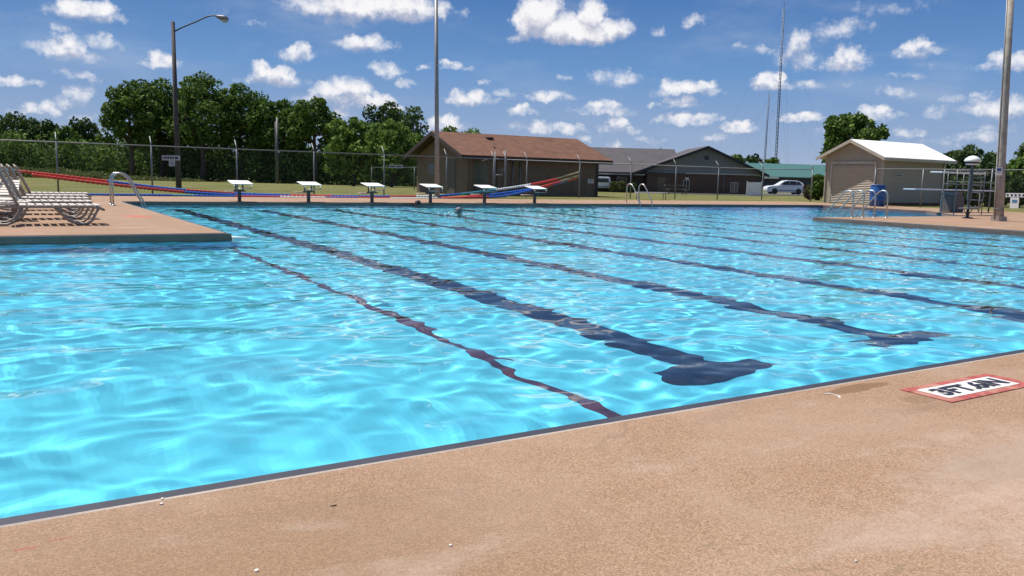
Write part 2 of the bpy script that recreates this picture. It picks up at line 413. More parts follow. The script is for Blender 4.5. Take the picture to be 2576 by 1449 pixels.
me.loops.add(fq.size); me.loops.foreach_set('vertex_index', fq.ravel().astype(np.int32))
me.polygons.add(len(fq)); me.polygons.foreach_set('loop_start', np.arange(0, fq.size, 4, dtype=np.int32))
me.update(calc_edges=True); me.polygons.foreach_set('use_smooth', np.ones(len(fq), bool))
water = bpy.data.objects.new('water', me); COL.objects.link(water); tag(water, kind='structure')
m, t, b = newmat('pool_water'); t.n.remove(b)
gl = t.node('ShaderNodeBsdfGlass'); gl.inputs['IOR'].default_value = 1.333; gl.inputs['Roughness'].default_value = 0; gl.inputs['Color'].default_value = (1, 1, 1, 1)
t.l.new(gl.outputs[0], t.n['Material Output'].inputs[0]); me.materials.append(m)
water.cycles.is_caustics_caster = True

# deck: one slab surface with the opening cut out; its edge is a pale coping strip with a grey face and a dark gutter lip
def ring_faces(poly, outer, z, mat, name):
    bm = bmesh.new()
    vo = [bm.verts.new((x, y, z)) for x, y in outer]; vi = [bm.verts.new((x, y, z)) for x, y in poly]
    eo = [bm.edges.new((vo[i], vo[(i+1) % len(vo)])) for i in range(len(vo))]
    ei = [bm.edges.new((vi[i], vi[(i+1) % len(vi)])) for i in range(len(vi))]
    bmesh.ops.triangle_fill(bm, use_beauty=True, edges=eo+ei)
    for f in bm.faces:
        if f.normal.z < 0: f.normal_flip()
    me = bpy.data.meshes.new(name); bm.to_mesh(me); bm.free(); me.materials.append(mat)
    o = bpy.data.objects.new(name, me); COL.objects.link(o); return o
DECK_OUT = [(-30, -12), (36.9, -12), (36.9, 30.2), (-30, 30.2)]
O2 = DECKEDGE; O3 = offset(DECKEDGE, -.010); O1 = offset(DECKEDGE, -.085)
tag(ring_faces(O2, DECK_OUT, 0, MDECK, 'deck'), kind='structure')
b = MB(); n = len(OPEN)
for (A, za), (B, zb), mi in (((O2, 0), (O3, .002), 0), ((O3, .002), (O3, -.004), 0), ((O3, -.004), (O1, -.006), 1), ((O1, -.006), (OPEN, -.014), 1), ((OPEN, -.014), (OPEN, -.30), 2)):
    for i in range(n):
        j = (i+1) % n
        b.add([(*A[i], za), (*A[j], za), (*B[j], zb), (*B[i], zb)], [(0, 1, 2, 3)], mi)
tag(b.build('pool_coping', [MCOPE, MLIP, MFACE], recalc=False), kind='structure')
# ------------------------------------------------------------------ ground
def grass_mat():
    m, t, b = newmat('grass')
    tc = t.node('ShaderNodeTexCoord').outputs['Object']
    a = t.noise(tc, .3, 6, .7); f = t.noise(tc, 6, 5, .7); ff = t.noise(tc, 40, 3, .7)
    c = t.ramp(a, [(.3, (.080, .115, .028)), (.48, (.155, .165, .050)), (.62, (.24, .195, .082)), (.75, (.29, .23, .115))])
    c = t.mix(t.math('MULTIPLY', t.sstep(f, .35, .7), .6), c, (.105, .125, .035))
    c = t.mix(t.math('MULTIPLY', t.sstep(ff, .4, .65), .5), c, (.25, .22, .10))
    t.l.new(c, b.inputs['Base Color']); b.inputs['Roughness'].default_value = .95; b.inputs['Specular IOR Level'].default_value = .1
    bn = t.node('ShaderNodeBump'); bn.inputs['Strength'].default_value = .8; bn.inputs['Distance'].default_value = .06
    t.l.new(ff, bn.inputs['Height']); t.l.new(bn.outputs[0], b.inputs['Normal'])
    return m
MGRASS = grass_mat()
gxs = sorted(set([-1500, -800, -400, -200, -120, -80, -60, -45] + list(np.linspace(-30, 36.9, 12)) + list(np.arange(42, 130, 6)) + [150, 200, 300, 450, 700, 1100, 1600]))
gys = sorted(set([-1200, -500, -200, -80, -40, -25] + list(np.linspace(-12, 30.2, 8)) + list(np.arange(34, 130, 6)) + [150, 200, 300, 450, 700, 1100, 1800]))
b = MB(); vid = {}
for j, y in enumerate(gys):
    for i, x in enumerate(gxs): vid[i, j] = len(b.v); b.v.append((x, y, ground_z(x, y)-.012))
for j in range(len(gys)-1):
    for i in range(len(gxs)-1):
        if gxs[i] >= -30.01 and gxs[i+1] <= 36.91 and gys[j] >= -12.01 and gys[j+1] <= 30.21: continue
        b.f.append((vid[i, j], vid[i+1, j], vid[i+1, j+1], vid[i, j+1])); b.m.append(0); b.sm.append(True)
tag(b.build('ground', MGRASS, recalc=False), kind='structure')
# car park behind the far buildings
MASPH = M('asphalt', (.11, .11, .115), .9, var=.2, scale=2)
b = MB()
def strip(Z0, Z1, p0, p1, dz, n=14):
    a = [gd(p0+(p1-p0)*i/n, 480, Z0) for i in range(n+1)]; c = [gd(p0+(p1-p0)*i/n, 480, Z1) for i in range(n+1)]
    vs = [(p.x, p.y, ground_z(p.x, p.y)+dz) for p in a+c]
    return vs, [(i, i+1, i+n+2, i+n+1) for i in range(n)]
v, f = strip(93, 112, 1380, 2300, .05); b.add(v, f); tag(b.build('car_park', MASPH), kind='structure')
MKERB = M('kerb_concrete', (.62, .58, .50), .8)
b = MB()
for p0, p1, Z0 in ((1440, 1600, 86), (1600, 1900, 78)):
    v, f = strip(Z0, Z0+.5, p0, p1, .10); b.add(v, f)
    v, f = strip(Z0, Z0+.01, p0, p1, .0); vs2 = v[:15]+[(x, y, z+.10) for x, y, z in v[:15]]; b.add(vs2, f)
tag(b.build('kerb', MKERB), kind='structure')

# ------------------------------------------------------------------ foliage
def leaf_mat(name, dark, mid, light):
    m, t, b = newmat(name)
    geo = t.node('ShaderNodeNewGeometry'); tc = t.node('ShaderNodeTexCoord').outputs['Object']
    n = t.noise(tc, .55, 3, .6)
    f = t.math('ADD', t.math('MULTIPLY', geo.outputs['Random Per Island'], .6), t.math('MULTIPLY', n, .5))
    c = t.ramp(f, [(.2, dark), (.5, mid), (.85, light)])
    t.l.new(c, b.inputs['Base Color']); b.inputs['Roughness'].default_value = .75; b.inputs['Specular IOR Level'].default_value = .15
    tr = t.node('ShaderNodeBsdfTranslucent'); t.l.new(c, tr.inputs[0])
    mx = t.node('ShaderNodeMixShader'); mx.inputs[0].default_value = .22
    t.l.new(b.outputs[0], mx.inputs[1]); t.l.new(tr.outputs[0], mx.inputs[2]); t.l.new(mx.outputs[0], t.n['Material Output'].inputs[0])
    return m
LEAF = dict(
    dark=leaf_mat('leaf_dark', (0.017, 0.036, 0.010), (0.044, 0.081, 0.021), (0.111, 0.169, 0.042)),
    mid=leaf_mat('leaf_mid', (0.029, 0.062, 0.013), (0.081, 0.143, 0.029), (0.195, 0.286, 0.058)),
    light=leaf_mat('leaf_light', (0.052, 0.104, 0.018), (0.130, 0.215, 0.042), (0.273, 0.377, 0.085)),
    blue=leaf_mat('leaf_blueish', (0.036, 0.075, 0.026), (0.091, 0.150, 0.055), (0.208, 0.273, 0.104)),
    red=leaf_mat('leaf_reddish', (0.039, 0.026, 0.013), (0.117, 0.058, 0.029), (0.156, 0.130, 0.046)),
    weed=leaf_mat('leaf_weed', (.06, .085, .025), (.12, .15, .045), (.21, .22, .08)))
MBARK = M('bark', (.085, .065, .045), .9, var=.3, scale=6)
def leaf_mesh(name, lobes, n, size, mat, parent=None, flat=False):
    vol = np.array([l[3]*l[4]*l[5] for l in lobes])**.67; pick = rng.choice(len(lobes), n, p=vol/vol.sum())
    L = np.array(lobes)[pick]
    d = rng.normal(size=(n, 3)); d /= np.linalg.norm(d, axis=1)[:, None]
    r = (1-rng.random(n)**2*.55)
    # small clumps: quantise the directions so that leaves gather and gaps open
    seedv = rng.normal(size=(len(lobes), 26, 3)); seedv /= np.linalg.norm(seedv, axis=2)[:, :, None]
    k = rng.integers(0, 26, n); d = d*.42+seedv[pick, k]*(1 if not flat else .5); d /= np.linalg.norm(d, axis=1)[:, None]
    c = L[:, :3]+d*L[:, 3:]*r[:, None]*(rng.normal(1, .06, n))[:, None]
    a = rng.normal(size=(n, 3)); a /= np.linalg.norm(a, axis=1)[:, None]
    up = np.cross(a, rng.normal(size=(n, 3))); up /= np.linalg.norm(up, axis=1)[:, None]
    s = size*rng.uniform(.55, 1.25, n)[:, None]
    v = np.stack([c-a*s*.5, c+up*s*.28, c+a*s*.5, c-up*s*.28], 1).reshape(-1, 3).astype(np.float32)
    me = bpy.data.meshes.new(name); me.vertices.add(4*n); me.vertices.foreach_set('co', v.ravel())
    me.loops.add(4*n); me.loops.foreach_set('vertex_index', np.arange(4*n, dtype=np.int32))
    me.polygons.add(n); me.polygons.foreach_set('loop_start', np.arange(0, 4*n, 4, dtype=np.int32)); me.update(calc_edges=True)
    me.materials.append(mat); o = bpy.data.objects.new(name, me); COL.objects.link(o)
    if parent is not None: o.parent = parent
    return o
def tree(px, top, hw, Z, kind, label, group=None, base_frac=.22, name='tree', leaves=4200, size=.42, lobes_n=16, trunk=True, bush=False, sq=.55):
    p = gd(px, top, Z); x, y = p.x, p.y; z0 = ground_z(x, y); h = p.z-z0; w = hw*Z/F
    t = thing(name, label, 'bush' if bush else 'tree', (x, y, z0), 0, group)
    lob = []; zb = h*base_frac; ch = h-zb
    for i in range(lobes_n):
        u = (i+.5)/lobes_n; zz = zb+ch*(.10+.80*u); ww = w*math.sqrt(max(.05, 1-((u-.42)/.66)**2))
        a = i*2.4+random.random(); rr = ww*random.uniform(.45, .85); lr = max(.30*w, ch*.16)*random.uniform(.75, 1.2)
        if u > .93: rr *= .3
        lob.append((rr*math.cos(a), rr*math.sin(a), min(zz, h-lr*.75), lr, lr, lr*.8))
    lob.append((0, 0, zb+ch*.5, w*sq, w*sq, ch*.42))
    leaf_mesh('crown', lob, leaves, size, LEAF[kind], t)
    b = MB()
    if bush:
        for i in range(5):
            a = i*1.26; b.tube([(0, 0, -.05), (w*.2*math.cos(a), w*.2*math.sin(a), h*.35), (w*.5*math.cos(a), w*.5*math.sin(a), h*.7)], [.05, .035, .015], 6)
        b.build('stem', MBARK, t)
    else:
        r0 = max(.12, h*.022)
        b.tube([(0, 0, -.1), (.05*w, 0, zb*.6), (0, .04*w, zb+ch*.3), (.03*w, 0, zb+ch*.7)], [r0*1.3, r0, r0*.7, r0*.3], 9)
        for i in range(6):
            a = i*1.05+.4; zz = zb*.9+ch*.06*i
            b.tube([(0, 0, zz), (w*.3*math.cos(a), w*.3*math.sin(a), zz+ch*.18), (w*.65*math.cos(a), w*.65*math.sin(a), zz+ch*.34)], [r0*.5, r0*.33, r0*.12], 6)
        b.build('trunk', MBARK, t)
    return t
TG = 'trees along the far edge of the field'
tree(35, 282, 78, 98, 'dark', 'dark broad tree at the far left edge of the treeline', TG)
tree(110, 300, 66, 94, 'dark', 'rounded dark tree second from the left edge, lower than its neighbour', TG)
tree(165, 318, 50, 90, 'mid', 'low mid-green tree left of the slim reddish-topped tree', TG, leaves=2600)
tree(214, 294, 30, 96, 'dark', 'slim small-crowned tree standing alone left of the tall group', TG, leaves=2400)
tree(322, 206, 78, 80, 'mid', 'tall leafy tree forming the left flank of the highest clump', TG, leaves=6500, base_frac=.30)
tree(398, 194, 80, 84, 'mid', 'tall tree just behind the street lamp pole, left of it', TG, leaves=6500, base_frac=.28)
tree(502, 176, 88, 82, 'mid', 'tallest tree of the treeline, right of the street lamp pole', TG, leaves=7000, base_frac=.25)
tree(445, 215, 90, 88, 'dark', 'dark tree filling the gap behind the street lamp pole', TG, leaves=4500)
tree(602, 208, 76, 84, 'mid', 'high tree with a ragged top right of the tallest one', TG, leaves=6000, base_frac=.26)
tree(650, 228, 32, 88, 'blue', 'narrow bluish tree top at the right shoulder of the highest clump', TG, leaves=2200)
tree(712, 248, 72, 84, 'mid', 'flat-topped tree left of the open sunlit gap', TG, leaves=5000, base_frac=.34)
tree(790, 247, 76, 82, 'mid', 'wide airy tree with sky showing under its crown', TG, leaves=5200, base_frac=.40)
tree(888, 294, 84, 70, 'light', 'bright green bushy tree left of the brown building', TG, leaves=5600, base_frac=.10)
tree(985, 302, 86, 68, 'light', 'bright green bushy tree touching the brown building gable', TG, leaves=5600, base_frac=.08)
tree(975, 254, 70, 96, 'dark', 'dark conifer-like crown rising behind the bright green bushy trees', TG, leaves=5200)
tree(1040, 262, 34, 92, 'blue', 'thin dark tree top just left of the tall bare pole', TG, leaves=2500)
tree(1128, 318, 34, 95, 'mid', 'treetop peeking over the brown roof right beside the tall bare pole', TG, leaves=2500)
tree(1190, 322, 27, 95, 'light', 'light green treetop peeking over the brown roof ridge', TG, leaves=2300)
TG2 = 'distant trees behind the low buildings'
tree(1660, 376, 26, 150, 'mid', 'distant treetops above the grey roof', TG2, leaves=2000, size=.6)
tree(1608, 379, 14, 150, 'dark', 'small distant treetop at the left above the grey roof', TG2, leaves=1200, size=.6)
tree(1855, 388, 26, 170, 'mid', 'distant tree touching the right slope of the grey gable', TG2, leaves=2200, size=.6)
tree(1898, 386, 28, 175, 'dark', 'distant tree over the green roof, left of the thin mast', TG2, leaves=2200, size=.6)
tree(1945, 395, 24, 180, 'mid', 'distant low tree over the green roof at the foot of the tall mast', TG2, leaves=2200, size=.6)
tree(2145, 286, 88, 60, 'mid', 'round bright tree standing behind the beige shed', leaves=8000, size=.36, base_frac=.35, lobes_n=22)
BG = 'bushes and trees along the right fence'
tree(2062, 438, 26, 52, 'mid', 'green bush leaning on the left wall of the beige shed', BG, base_frac=.0, name='bush', leaves=2600, size=.22, trunk=False, bush=True)
tree(2038, 462, 17, 53, 'red', 'low reddish bush left of the beige shed', BG, base_frac=.0, name='bush', leaves=1300, size=.2, bush=True)
tree(2443, 366, 36, 48, 'blue', 'tree with a pointed top right of the white domed stand', BG, base_frac=.1, leaves=3800, size=.28)
tree(2395, 380, 32, 54, 'dark', 'dark tree just past the right end of the shed roof', BG, base_frac=.05, leaves=3000, size=.28)
tree(2495, 380, 38, 46, 'blue', 'pale green tree just left of the weathered wooden pole', BG, base_frac=.05, leaves=3400, size=.28)
tree(2568, 392, 50, 50, 'light', 'tree behind the fence right of the weathered wooden pole', BG, base_frac=.05, leaves=3800, size=.28)
tree(2592, 355, 30, 56, 'dark', 'taller dark tree cut by the right edge of the view', BG, base_frac=.1, leaves=2600, size=.28)
tree(2640, 350, 50, 52, 'mid', 'tree past the right edge of the view', BG, base_frac=.1, leaves=2600, size=.3)
for px, top, Z, lb in ((2400, 452, 46, 'dark bush behind the diving board pedestal'), (2455, 448, 45, 'wide dark bush under the white domed stand, behind the fence'), (2505, 455, 44, 'dark bush behind the left edge of the wooden pole'), (2570, 440, 44, 'dark bush behind the fence banner at the right edge')):
    tree(px, top, 34, Z, 'dark', lb, BG, base_frac=.0, name='bush', leaves=2400, size=.2, bush=True)
for px, top, hw, lb in ((1545, 456, 12, 'pale ornamental bush right of the parked white van'), (1565, 455, 12, 'middle pale ornamental bush in front of the grey-roofed building'), (1590, 458, 13, 'dark round bush at the left foot of the gabled brick building')):
    tree(px, top, hw, 78, 'weed' if hw < 13 else 'dark', lb, 'ornamental bushes beside the car park', base_frac=0, name='bush', leaves=900, size=.25, bush=True)
# undergrowth: one dark mass under the treeline, and the weeds at its foot
lob = []
for i in range(96):
    px = -140+(i//2)*26; p = gd(px, 400, (86 if i % 2 else 93)+random.uniform(-3, 3)); z0 = ground_z(p.x, p.y); hh = random.uniform(3.0, 4.8)
    lob.append((p.x, p.y, z0+hh*.45, 1.7, 1.6, hh*.55))
tag(leaf_mesh('undergrowth', lob, 60000, .40, LEAF['mid'], flat=True), 'dark tangled undergrowth below the treeline on the left', 'undergrowth', kind='stuff')
lob = []
for i in range(40):
    px = -100+i*15; p = gd(px, 440, 74+random.uniform(-2, 2)); hh = np.interp(px, [-100, 150, 300, 500], [1.15, 1.0, .5, .25])*random.uniform(.8, 1.2)
    lob.append((p.x, p.y, ground_z(p.x, p.y)+hh*.3, 1.0, 1.2, hh*.55))
tag(leaf_mesh('tall_weeds', lob, 15000, .22, LEAF['weed'], flat=True), 'strip of tall pale weeds at the foot of the left treeline', 'weeds', kind='stuff')
# continuous far wood on the horizon
lob = []
for i in range(90):
    px = -300+i*36; p = gd(px, 440, 330+random.uniform(-10, 20)); lob.append((p.x, p.y, 2.2, 5, 5, random.uniform(4, 7)))
tag(leaf_mesh('distant_wood', lob, 16000, 1.5, LEAF['dark'], flat=True), 'low distant wood along the horizon', 'wood', kind='stuff')

# ------------------------------------------------------------------ poles and masts
MWOOD = M('weathered_wood', (.38, .325, .27), .85, var=.28, scale=4, bump=.3, bscale=20, var2=(.40, .35, .30))
MDWOOD = M('dark_wood', (.075, .06, .06), .85, var=.3, scale=3)
MGREYPOLE = M('pole_grey', (.11, .105, .095), .6, var=.2, scale=2)
MGALV = M('galvanised', (.20, .205, .21), .5, metal=.3, var=.15, scale=5)
MSTEEL = M('stainless', (.46, .455, .44), .38, metal=.75, var=.06, scale=6)
MDARK = M('dark_metal', (.035, .035, .045), .5, var=.2)
MWHITE = M('white_paint', (.78, .78, .76), .5, var=.05)
MLENS = M('lamp_lens', (.45, .45, .47), .25, var=.1)
# street lamp
base = gz(450, 472); Zp = (base-Vector((0, 0, CH))).dot(_fw)
t = thing('street_lamp', 'tall dark street lamp with one curved arm in front of the left trees', 'street lamp', base)
W = lambda px, py, Z=Zp: gd(px, py, Z)-base
b = MB(); b.tube([(0, 0, -.1), W(443, 300), W(435, 55)], [.135, .115, .085], 14); b.build('pole', MDWOOD, t)
b = MB(); b.tube([W(437, 80), W(460, 68), W(490, 56), W(518, 43), W(530, 39.5), W(543, 39.5), W(550, 42)], .034, 8); b.build('arm', MDARK, t)
o_ = (W(577, 50)-W(545, 41)).normalized()
b = MB(); pts = [W(543, 40.5)+o_*s for s in (0, .05, .2, .38, .52, .62)]; b.tube(pts, [.04, .07, .11, .15, .14, .06], 12); lh = b.build('lamp_head', M('lamp_housing', (.20, .18, .22), .5), t)
b = MB(); b.tube([W(556, 47.5), W(564, 51.5), W(572, 53.5)], [.06, .12, .07], 12); b.build('lens', MLENS, lh)
# tall bare metal pole behind the starting blocks
base = gz(1100, 499); Zp = (base-Vector((0, 0, CH))).dot(_fw)
t = thing('light_pole', 'tall slim grey metal pole rising behind the starting blocks beside the brown building', 'pole', base)
b = MB(); top = gd(1096.8, -60, Zp)-base; b.tube([(0, 0, -.1), top*.5, top], [.098, .082, .064], 16); b.build('pole', M('pole_metal_tan', (.30, .27, .26), .5, metal=.2, var=.15, scale=1.2), t)
b = MB(); b.lathe([(.17, 0), (.17, .03), (.11, .06)], 16); b.build('base_plate', MGALV, t)
# thick wooden pole on the right-hand deck
base = gz(2512, 556); Zp = (base-Vector((0, 0, CH))).dot(_fw)
t = thing('utility_pole', 'thick weathered wooden pole standing on the right-hand deck with small signs', 'pole', base)
b = MB(); W = lambda px, py, Z=Zp: gd(px, py, Z)-base
b.tube([(0, 0, -.1), W(2517, 430), W(2531, 190), W(2546, -70)], [.145, .128, .112, .095], 18); b.build('pole', MWOOD, t)
b = MB(); b.tube([W(2502, 552, Zp-.16), W(2509, 430, Zp-.16), W(2523, 190, Zp-.14), W(2537, -60, Zp-.12)], .022, 8); b.build('conduit', MGALV, t)
b = MB(); b.lathe([(.152, 0), (.152, .03)], 18, W(2511, 526)); b.build('strap', MGALV, t)
b = MB(); b.box((-.17, -.15, 0), (.17, .15, .14)); b.build('footing', MCOPE, t)
def sign_at(px0, py0, px1, py1, P, name, label, cat='sign', parts=(), ax=None, thick=.012, mat=MWHITE, group=None):
    """flat board facing the camera side; P = function (px,py)->point"""
    a, c, d_, e = P(px0, py0), P(px1, py0), P(px1, py1), P(px0, py1)
    ux = ((c-a)+(d_-e)).normalized(); uz = Vector((0, 0, 1)); nrm = ux.cross(uz).normalized()
    cen = (a+c+d_+e)/4; w = (c-a).length/2; h = (a-e).length/2
    mt = Matrix((ux, -nrm, uz)).transposed().to_4x4(); mt.translation = cen
    t = thing(name, label, cat, (0, 0, 0), 0, group); t.matrix_world = mt
    b = MB(); b.box((-w, -thick/2, -h), (w, thick/2, h)); b.build('board', mat, t)
    for (x0, z0, x1, z1, mm, nm) in parts:
        b = MB(); b.box((x0*w, thick/2+.002 if False else -thick/2-.006, z0*h), (x1*w, -thick/2-.001, z1*h)); b.build(nm, mm, t)
    return t
MBLUE = M('sign_blue', (.03, .10, .34), .5)
MINK = M('sign_ink', (.03, .03, .06), .6)
pz = Zp-.20
sign_at(2505, 421, 2521, 441, lambda a, b_: gd(a, b_, pz), 'sign', 'small white sign with a blue field nailed to the thick wooden pole', parts=((-.7, .05, .7, .75, MBLUE, 'blue_field'), (-.6, -.35, .6, -.25, MINK, 'lettering')))
# utility pole far left
b_ = gd(697, 456, 78); base = Vector((b_.x, b_.y, ground_z(b_.x, b_.y)))
t = thing('utility_pole', 'thin distant wooden pole among the trees behind the first starting block', 'pole', base)
W = lambda px, py, Z=78: gd(px, py, Z)-base
b = MB(); b.tube([(0, 0, -.1), W(697, 296)], [.16, .10], 10); b.build('pole', MGREYPOLE, t)
b = MB(); b.tube([W(692.5, 306, 77.8), W(692, 400, 77.8)], .03, 6); b.build('conduit', MGALV, t)
# lattice masts
def mast(x0, y0, x1, y1, Z, w, label):
    p = gd(x0, y0, Z); base = Vector((p.x, p.y, ground_z(p.x, p.y))); top = gd(x1, y1, Z)-base
    t = thing('radio_mast', label, 'radio mast', base, 0, 'radio masts behind the buildings')
    b = MB(); legs = [Vector((w*math.cos(a), w*math.sin(a), 0)) for a in (0, 2.094, 4.189)]
    for l in legs: b.tube([l, top+l*.8], w*.24, 5)
    b.build('legs', MDARK2, t); b = MB(); n = int(top.length/(w*3.2))
    for i in range(n):
        for k in range(3): b.tube([legs[k]+top*(i/n), legs[(k+1) % 3]+top*((i+1)/n)], w*.10, 4, caps=False)
    b.build('bracing', MDARK2, t)
    b = MB()
    for k in range(3):
        a = .5+k*2.094; e = Vector((math.cos(a), math.sin(a), 0))*top.length*.42
        for fr in (.55, .95): b.tube([top*fr, e], .018, 4, caps=False)
    b.build('guy_wires', MDARK2, t)
    b = MB(); b.tube([top, top+Vector((0, 0, top.length*.05))], w*.16, 5); b.build('antenna', MDARK2, t)
MDARK2 = M('mast_steel', (.10, .12, .17), .5, metal=.3)
mast(1950, 450, 1972, 22, 300, .42, 'tall thin lattice radio mast reaching almost to the top of the sky')
mast(1921, 450, 1935, 236, 330, .34, 'shorter thin lattice radio mast left of the tall one')

# ------------------------------------------------------------------ buildings
MBWALL = M('brown_block_wall', (.175, .122, .080), .85, var=.15, scale=2.5, bump=.2, bscale=8)
MTRIM = M('dark_brown_trim', (.045, .028, .022), .7)
def shingle(name, c1, c2, sc=1.0):
    m, t, b = newmat(name); tc = t.node('ShaderNodeTexCoord').outputs['Object']
    br = t.node('ShaderNodeTexBrick'); t.l.new(tc, br.inputs['Vector']); br.inputs['Scale'].default_value = 3.2*sc
    br.inputs['Color1'].default_value = (*c1, 1); br.inputs['Color2'].default_value = (*c2, 1); br.inputs['Mortar'].default_value = (*[x*.55 for x in c1], 1)
    br.inputs['Mortar Size'].default_value = .012; br.inputs['Row Height'].default_value = .38; br.inputs['Brick Width'].default_value = .8
    n = t.noise(tc, 6, 4, .65); c = t.mix(t.math('MULTIPLY', n, .5), br.outputs[0], tuple(x*1.35 for x in c2))
    c = t.mix(t.math('MULTIPLY', t.sstep(t.noise(tc, .9, 3), .45, .7), .35), c, tuple(x*.7 for x in c1))
    t.l.new(c, b.inputs['Base Color']); b.inputs['Roughness'].default_value = .9; return m
MSH = shingle('brown_shingle', (.088, .032, .015), (.175, .076, .040))
MSHG = shingle('grey_shingle', (.060, .053, .060), (.088, .078, .085), .8)
def gable_x(t, x0, x1, y0, y1, zf, ze, zr, oh, rk, wall, roofm, trim, th=.12, parts=True):
    """gable building with its ridge along x, in the frame of t"""
    b = MB(); ym = (y0+y1)/2
    sl_ = (zr-ze)/(ym-y0+oh)
    zw = ze+sl_*oh-.03
    poly = [(y0, zf), (y1, zf), (y1, zw), (ym, zr-.05), (y0, zw)]
    b.prism(poly, x0, x1, axis='x'); b.build('wall', wall, t)
    b = MB()
    for s in (0, 1):
        ya = y0-oh if s == 0 else y1+oh
        b.add([(x0-rk, ya, ze), (x1+rk, ya, ze), (x1+rk, ym, zr), (x0-rk, ym, zr), (x0-rk, ya, ze+th), (x1+rk, ya, ze+th), (x1+rk, ym, zr+th), (x0-rk, ym, zr+th)],
              [(0, 1, 2, 3), (4, 5, 6, 7), (0, 1, 5, 4), (0, 3, 7, 4), (1, 2, 6, 5)])
    r = b.build('roof', roofm, t)
    b = MB()
    b.box((x0-rk-.03, y0-oh-.05, ze-.10), (x1+rk+.03, y0-oh-.003, ze+th-.03))
    for xx, s in ((x0-rk, -1), (x1+rk, 1)):
        for ya, yb in ((y0-oh, ym), (y1+oh, ym)):
            X0, X1 = sorted((xx+s*.003, xx+s*.045))
            b.add([(X0, ya, ze-.1), (X1, ya, ze-.1), (X1, yb, zr-.1), (X0, yb, zr-.1), (X0, ya, ze+th-.01), (X1, ya, ze+th-.01), (X1, yb, zr+th-.01), (X0, yb, zr+th-.01)],
                  [(0, 1, 2, 3), (4, 5, 6, 7), (0, 1, 5, 4), (1, 2, 6, 5), (2, 3, 7, 6), (0, 3, 7, 4)])
    b.build('fascia', trim, r)
    b = MB()
    for ya in (y0-oh, y1+oh): b.add([(x0-rk+.01, ya, ze-.006), (x1+rk-.01, ya, ze-.006), (x1+rk-.01, ym, zr-.006), (x0-rk+.01, ym, zr-.006)], [(0, 1, 2, 3)])
    b.build('soffit', trim, r, recalc=False)
    return r
# brown pool house
t = thing('bath_house', 'low brown block building with a brown shingle roof behind the starting blocks', 'building', (19.8, 36, 0))
r = gable_x(t, 0, 8.0, 0, 5.7, -.15, 1.80, 3.02, .45, .55, MBWALL, MSH, MTRIM)
b = MB(); b.box((2.2, 1.9, 2.75), (2.55, 2.15, 2.93)); b.build('roof_vent', MTRIM, r)
b = MB(); b.tube([(1.9, .7, 2.1), (1.9, .7, 2.42)], .05, 8); b.build('vent_pipe', MTRIM, r)
def wbox(name, x0, x1, z0, z1, mat, par=None, y=-.03, sub=None):
    b = MB(); b.box((x0, y, z0), (x1, .002, z1)); o = b.build(name, mat, par)
    return o
MDOOR = M('door_brown', (.10, .085, .06), .6); MDOORG = M('door_olive', (.10, .105, .07), .6)
MGLASSD = M('dark_glass', (.02, .022, .03), .12, var=.1)
d = wbox('door', .35, 1.15, -.1, 1.62, MDOORG, t); b = MB(); b.box((1.02, -.07, .72), (1.07, -.03, .80)); b.build('handle', MGALV, d)
wbox('door_recess', 1.45, 1.65, -.1, 1.7, MTRIM, t)
wbox('corner_post', 8.0-.16, 8.0-.02, -.1, 1.75, M('post_dark', (.05, .05, .05), .8), t, y=-.05)
wbox('wall_sign', .95+.9, 1.25+.95, 1.18, 1.34, M('faded_sign', (.22, .20, .17), .7), t)
b = MB(); b.tube([(2.55, -.06, -.1), (2.55, -.06, 1.8)], .035, 8); b.tube([(3.0, -.06, -.1), (3.0, -.06, 1.8)], .03, 8); b.build('downpipe', MGALV, t)
# side door on the gable end
b = MB(); b.box((-.03, 1.2, -.1), (.002, 2.1, 1.65)); b.build('side_door', MDOOR, t)
b = MB(); b.box((-.03, 3.2, .9), (.002, 4.2, 1.5)); b.build('window', MGLASSD, t)
sign_at(1479, 451, 1493, 461, lambda a, b_: gy(a, b_, 35.93), 'sign', 'small white rectangular sign on the right end of the brown building wall', parts=((-.7, .1, .7, .5, MINK, 'lettering'), (-.6, -.5, .5, -.25, MINK, 'lettering')))

# gabled brick building, in a frame that faces the camera
ang = math.atan2(RH.y, RH.x)
O = gd(1773, 480, 80); O.z = 0
t = thing('brick_building', 'long low building with dark brick walls, a grey-sided gable and grey shingle roof', 'building', O, ang)
s80 = 80/F; hz = 454.6
z_ = lambda py, Z: CH-(py-hz)*Z/F
MBRICK = M('dark_brick', (.085, .050, .042), .85, var=.2, scale=3, bump=.2)
MSIDE = M('grey_siding', (.165, .18, .215), .7, var=.08, scale=2)
b = MB(); b.box((-5.6, 0, -.6), (5.0, 9, 1.66)); b.build('wall', MBRICK, t)
xl, xr, zl, zr_, zp = -7.2, 5.9, 1.40, 1.55, 4.12
b = MB(); b.prism([(-5.6, 1.67), (5.0, 1.67), (5.0, zr_+.32), (0, zp-.08), (-5.6, zl+.40)], -.04, .35); g_ = b.build('gable', MSIDE, t)
b = MB(); b.box((-.22, -.07, 2.95), (.22, -.045, 3.35)); b.build('vent', MDARK, g_)
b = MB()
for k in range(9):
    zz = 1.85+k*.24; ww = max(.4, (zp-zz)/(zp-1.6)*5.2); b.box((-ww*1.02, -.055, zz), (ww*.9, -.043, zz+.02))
b.build('siding_lap_shadow', M('siding_shadow', (.10, .11, .13), .8), g_)  # dark strips paint in the shadow line under each siding lap
b = MB()
